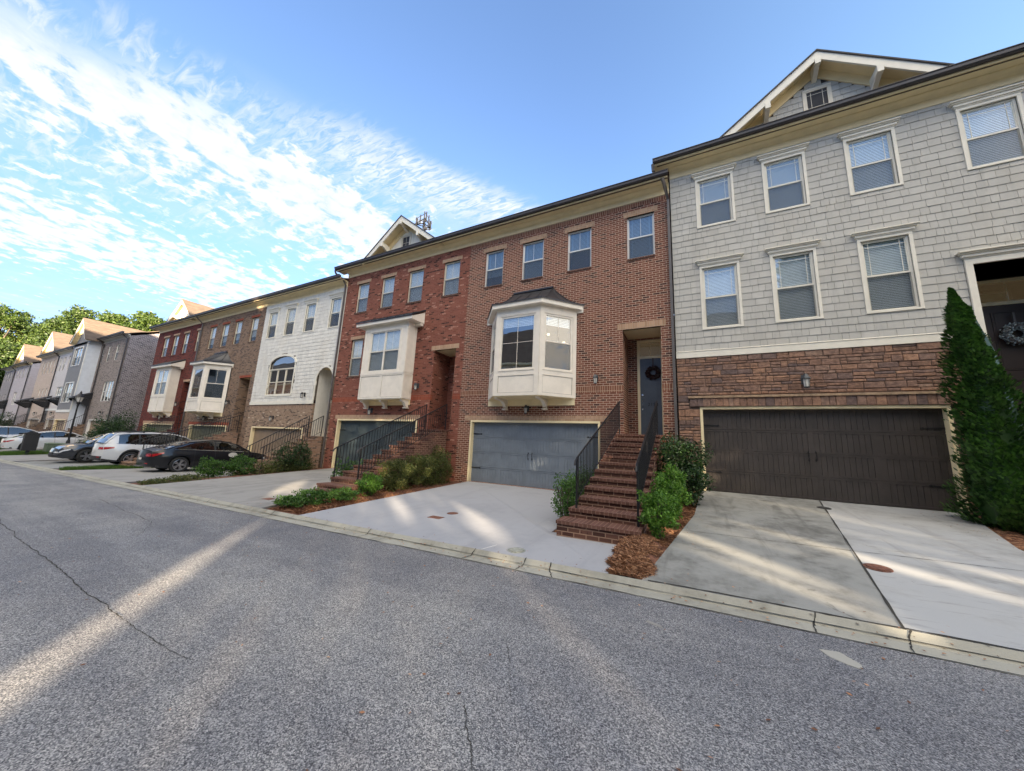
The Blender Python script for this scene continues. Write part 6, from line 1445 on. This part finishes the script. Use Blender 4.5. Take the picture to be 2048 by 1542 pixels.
T_ = [((15, 608), 72, 7.5, lf_tree, 'tall feathery sunlit tree at the far left behind the far row'), ((62, 642), 76, 6.5, lf_tree3, 'second tree from the left with pale loose crown'), ((118, 650), 78, 6.0, lf_tree2, 'rounded dark tree behind the second gable of the far row'),
      ((160, 642), 70, 6.0, lf_tree2, 'dark tree just left of the tallest gable'), ((205, 624), 66, 6.5, lf_tree2, 'broad domed tree above the nearest brown roof'), ((262, 630), 64, 6.0, lf_tree, 'bright green tree right of the domed one'), ((322, 632), 60, 6.0, lf_tree, 'sunlit tree beside the gable of the dark red house')]
import itertools
def rayp(px, py):
    v = Vector(((px-1024)/685.9, -(py-771)/685.9, -1)); return co.matrix_world.to_3x3() @ v
for (px, py), d, r, mt, lb in T_:
    v = rayp(px, py)*d; tree('broadleaf_tree', lb, (v.x, v.y), -3, v.z+1.0, r, mt, 30000, .40, gz_, 34, .15)
for i, (px, d, lb, mt) in enumerate([(-30, 60, 'tree behind the far row cut by the left frame edge', lf_tree2), (85, 88, 'dark tree filling the gap low behind the first gable', lf_tree2), (235, 80, 'dark tree low between the domed tree and the bright one', lf_tree2), (300, 74, 'dark tree low behind the sunlit tree by the dark red house', lf_tree2), (30, 84, 'dark tree low behind the feathery tree', lf_tree2)]):
    v = rayp(px, 668)*d; tree('broadleaf_tree', lb, (v.x, v.y), -3, v.z, 7.5, mt, 22000, .45, gz_, 26, .1)
v = rayp(-8, 690)*66; tree('broadleaf_tree', 'vivid yellow green tree in full sun at the left frame edge', (v.x, v.y-1), -3, v.z, 5.5, lf_tree3, 14000, .4, None, 24, .2)
v = rayp(-25, 760)*64; tree('broadleaf_tree', 'lower yellow green tree at the left frame edge under the vivid one', (v.x, v.y-2), -3, v.z+2, 4.5, lf_tree2, 9000, .4, None, 18, .1)

# ------------------------------------------------------------------ across the road: houses seen in the window reflections, and an added unseen wood, shading the street, its leaves holed for sun patches
def across(x0, x1, label, wallm, seed, rg=15.9):
    H = thing('townhouse', ((x0+x1)/2, -15, rz(x0)), label, 'townhouse', 'houses across the road'); yb, zb, zt = -14.6, rz(x0)-1, 9.6
    m = MB(); m.quad((x1, yb, zb), (x0, yb, zb), (x0, yb, zt), (x1, yb, zt)); m.quad((x0, yb, zb), (x0, yb-12, zb), (x0, yb-12, zt), (x0, yb, zt)); m.quad((x1, yb, zb), (x1, yb, zt), (x1, yb-12, zt), (x1, yb-12, zb)); m.quad((x1, yb-12, zb), (x0, yb-12, zb), (x0, yb-12, zt), (x1, yb-12, zt)); m.build('wall', wallm, H)
    m = MB(); m.prism_x([(yb+.5, zt-.1), (yb-6, rg), (yb-12.5, zt-.1), (yb-12.5, zt-.25), (yb+.5, zt-.25)], x0-.2, x1+.2); m.build('roof', shingle, H)
    m = MB(); m.box(x0, x1, yb+.5, yb+.56, zt-.3, zt-.08); m.box(x0, x1, yb, yb+.5, zt-.3, zt-.26); m.build('fascia', cream, H)
    w_ = (x1-x0)
    for fx in (.15, .4, .65, .88):
        for z in (6.8, 3.2):
            X = x0+w_*fx; m = MB(); m.box(X-.5, X+.5, yb, yb+.04, z, z+1.7); o = m.build('window', win_fr, H); q = MB(); q.quad((X+.44, yb+.045, z+.06), (X-.44, yb+.045, z+.06), (X-.44, yb+.045, z+1.64), (X+.44, yb+.045, z+1.64)); q.build('pane', dark_in, o)
    m = MB(); m.box(x0+.8, x0+5.9, yb, yb+.03, zb, .6); m.build('garage_door', gd_tan, H)
wm = [paint('cream_siding', (.78, .70, .50), .7), br_tan, paint('pale_siding_warm', (.75, .70, .60), .7), paint('white_siding', (.8, .78, .72), .7)]
lbs = ['cream', 'tan brick', 'pale', 'white']
for i in range(15):
    x1 = 11.2-i*8.2; across(x1-8, x1, f'{lbs[i % 4]} sided house across the road, number {i+1} counted from the trees', wm[i % 4], i)
for i in range(3):
    across(47+i*8.2, 55+i*8.2, f'{lbs[i]} sided house across the road, number {i+1} beyond the trees on the right', wm[i], i, 19.5)
# holes: world patches that get sun   (p0, p1, radius)
s3 = SUN; e1 = Vector((-s3.y, s3.x, 0)).normalized(); e2 = s3.cross(e1)
def pj(p): p = Vector(p); return (p.dot(e1), p.dot(e2))
PATCH = [((-2.6, -.25, -1.66), (-6.2, 2.85, -1.72), .22, .19), ((-6.2, 2.85, -1.72), (-7.2, 3.7, -1.73), .17, .05),
         ((.0, 6.9, -1.25), (1.2, 5.6, -1.4), .09, .10), ((.75, 5.5, -1.4), (1.3, 5.1, -1.45), .08, .10), ((2.1, 7.0, -1.2), (3.0, 6.0, -1.3), .09, .10), ((3.7, 6.6, -1.25), (4.2, 6.1, -1.3), .09, .10),
         ((-6.3, 6.5, -1.5), (-5.7, 6.1, -1.5), .08, .10), ((-5.5, 5.9, -1.5), (-5.3, 5.75, -1.5), .09, .09), ((-4.5, 6.8, -1.47), (-3.9, 6.3, -1.5), .09, .08), ((-3.6, 6.2, -1.5), (-3.4, 5.7, -1.52), .10, .10),
         ((-2.8, 6.4, -1.48), (-1.5, 5.4, -1.5), .06, .08),
         ((-11.6, 7.3, -1.6), (-11.2, 6.6, -1.65), .14, .16), ((-10.6, 7.1, -1.6), (-10.3, 6.5, -1.63), .14, .14)]
PP = [(pj(a), pj(b), ra, rb) for a, b, ra, rb in PATCH]
def blocked(p, mg):
    a, b = p.dot(e1), p.dot(e2)
    for (p0, p1, ra, rb) in PP:
        dx, dy = p1[0]-p0[0], p1[1]-p0[1]; L2 = dx*dx+dy*dy+1e-9; t = max(0, min(1, ((a-p0[0])*dx+(b-p0[1])*dy)/L2)); d2 = (a-p0[0]-dx*t)**2+(b-p0[1]-dy*t)**2; r = (ra+(rb-ra)*t)+mg
        if d2 < r*r: return False
    return True
rnd = random.Random(11)
for i in range(7):
    cx = 12.0+i*5.4; cy = -15.5-(i % 2)*1.5; t = thing('broadleaf_tree', (cx, cy, -1.6), f'unseen tree added across the road to shade the street, number {i+1} of the row from the houses', 'tree', 'added shade trees across the road'); V = []; F = []
    for _ in range(17000):
        p = Vector((cx+rnd.uniform(-3.6, 3.6), cy+rnd.uniform(-1.6, 1.6), -1.7+rnd.random()**.95*(20.3+.8*math.sin(i*1.7))))
        s = rnd.uniform(.30, .55) if p.z > 7 else rnd.uniform(.12, .30)
        if not blocked(p, s*.25): continue
        d = Vector((rnd.gauss(0, 1), rnd.gauss(0, 1), rnd.gauss(0, 1))).normalized(); d = (d-s3*d.dot(s3)*.6).normalized(); c = d.cross(s3).normalized()*s*.45; b = d*s*.5; k = len(V)
        V += [tuple(p-b), tuple(p+c), tuple(p+b), tuple(p-c)]; F.append((k, k+1, k+2, k+3))
    mb = MB(); mb.v = V; mb.f = F; mb.build('crown', lf_tree2, t); m = MB(); m.tube([(cx, cy, -1.8), (cx, cy, 12)], .22, 6, .08); m.build('trunk', bark, t)
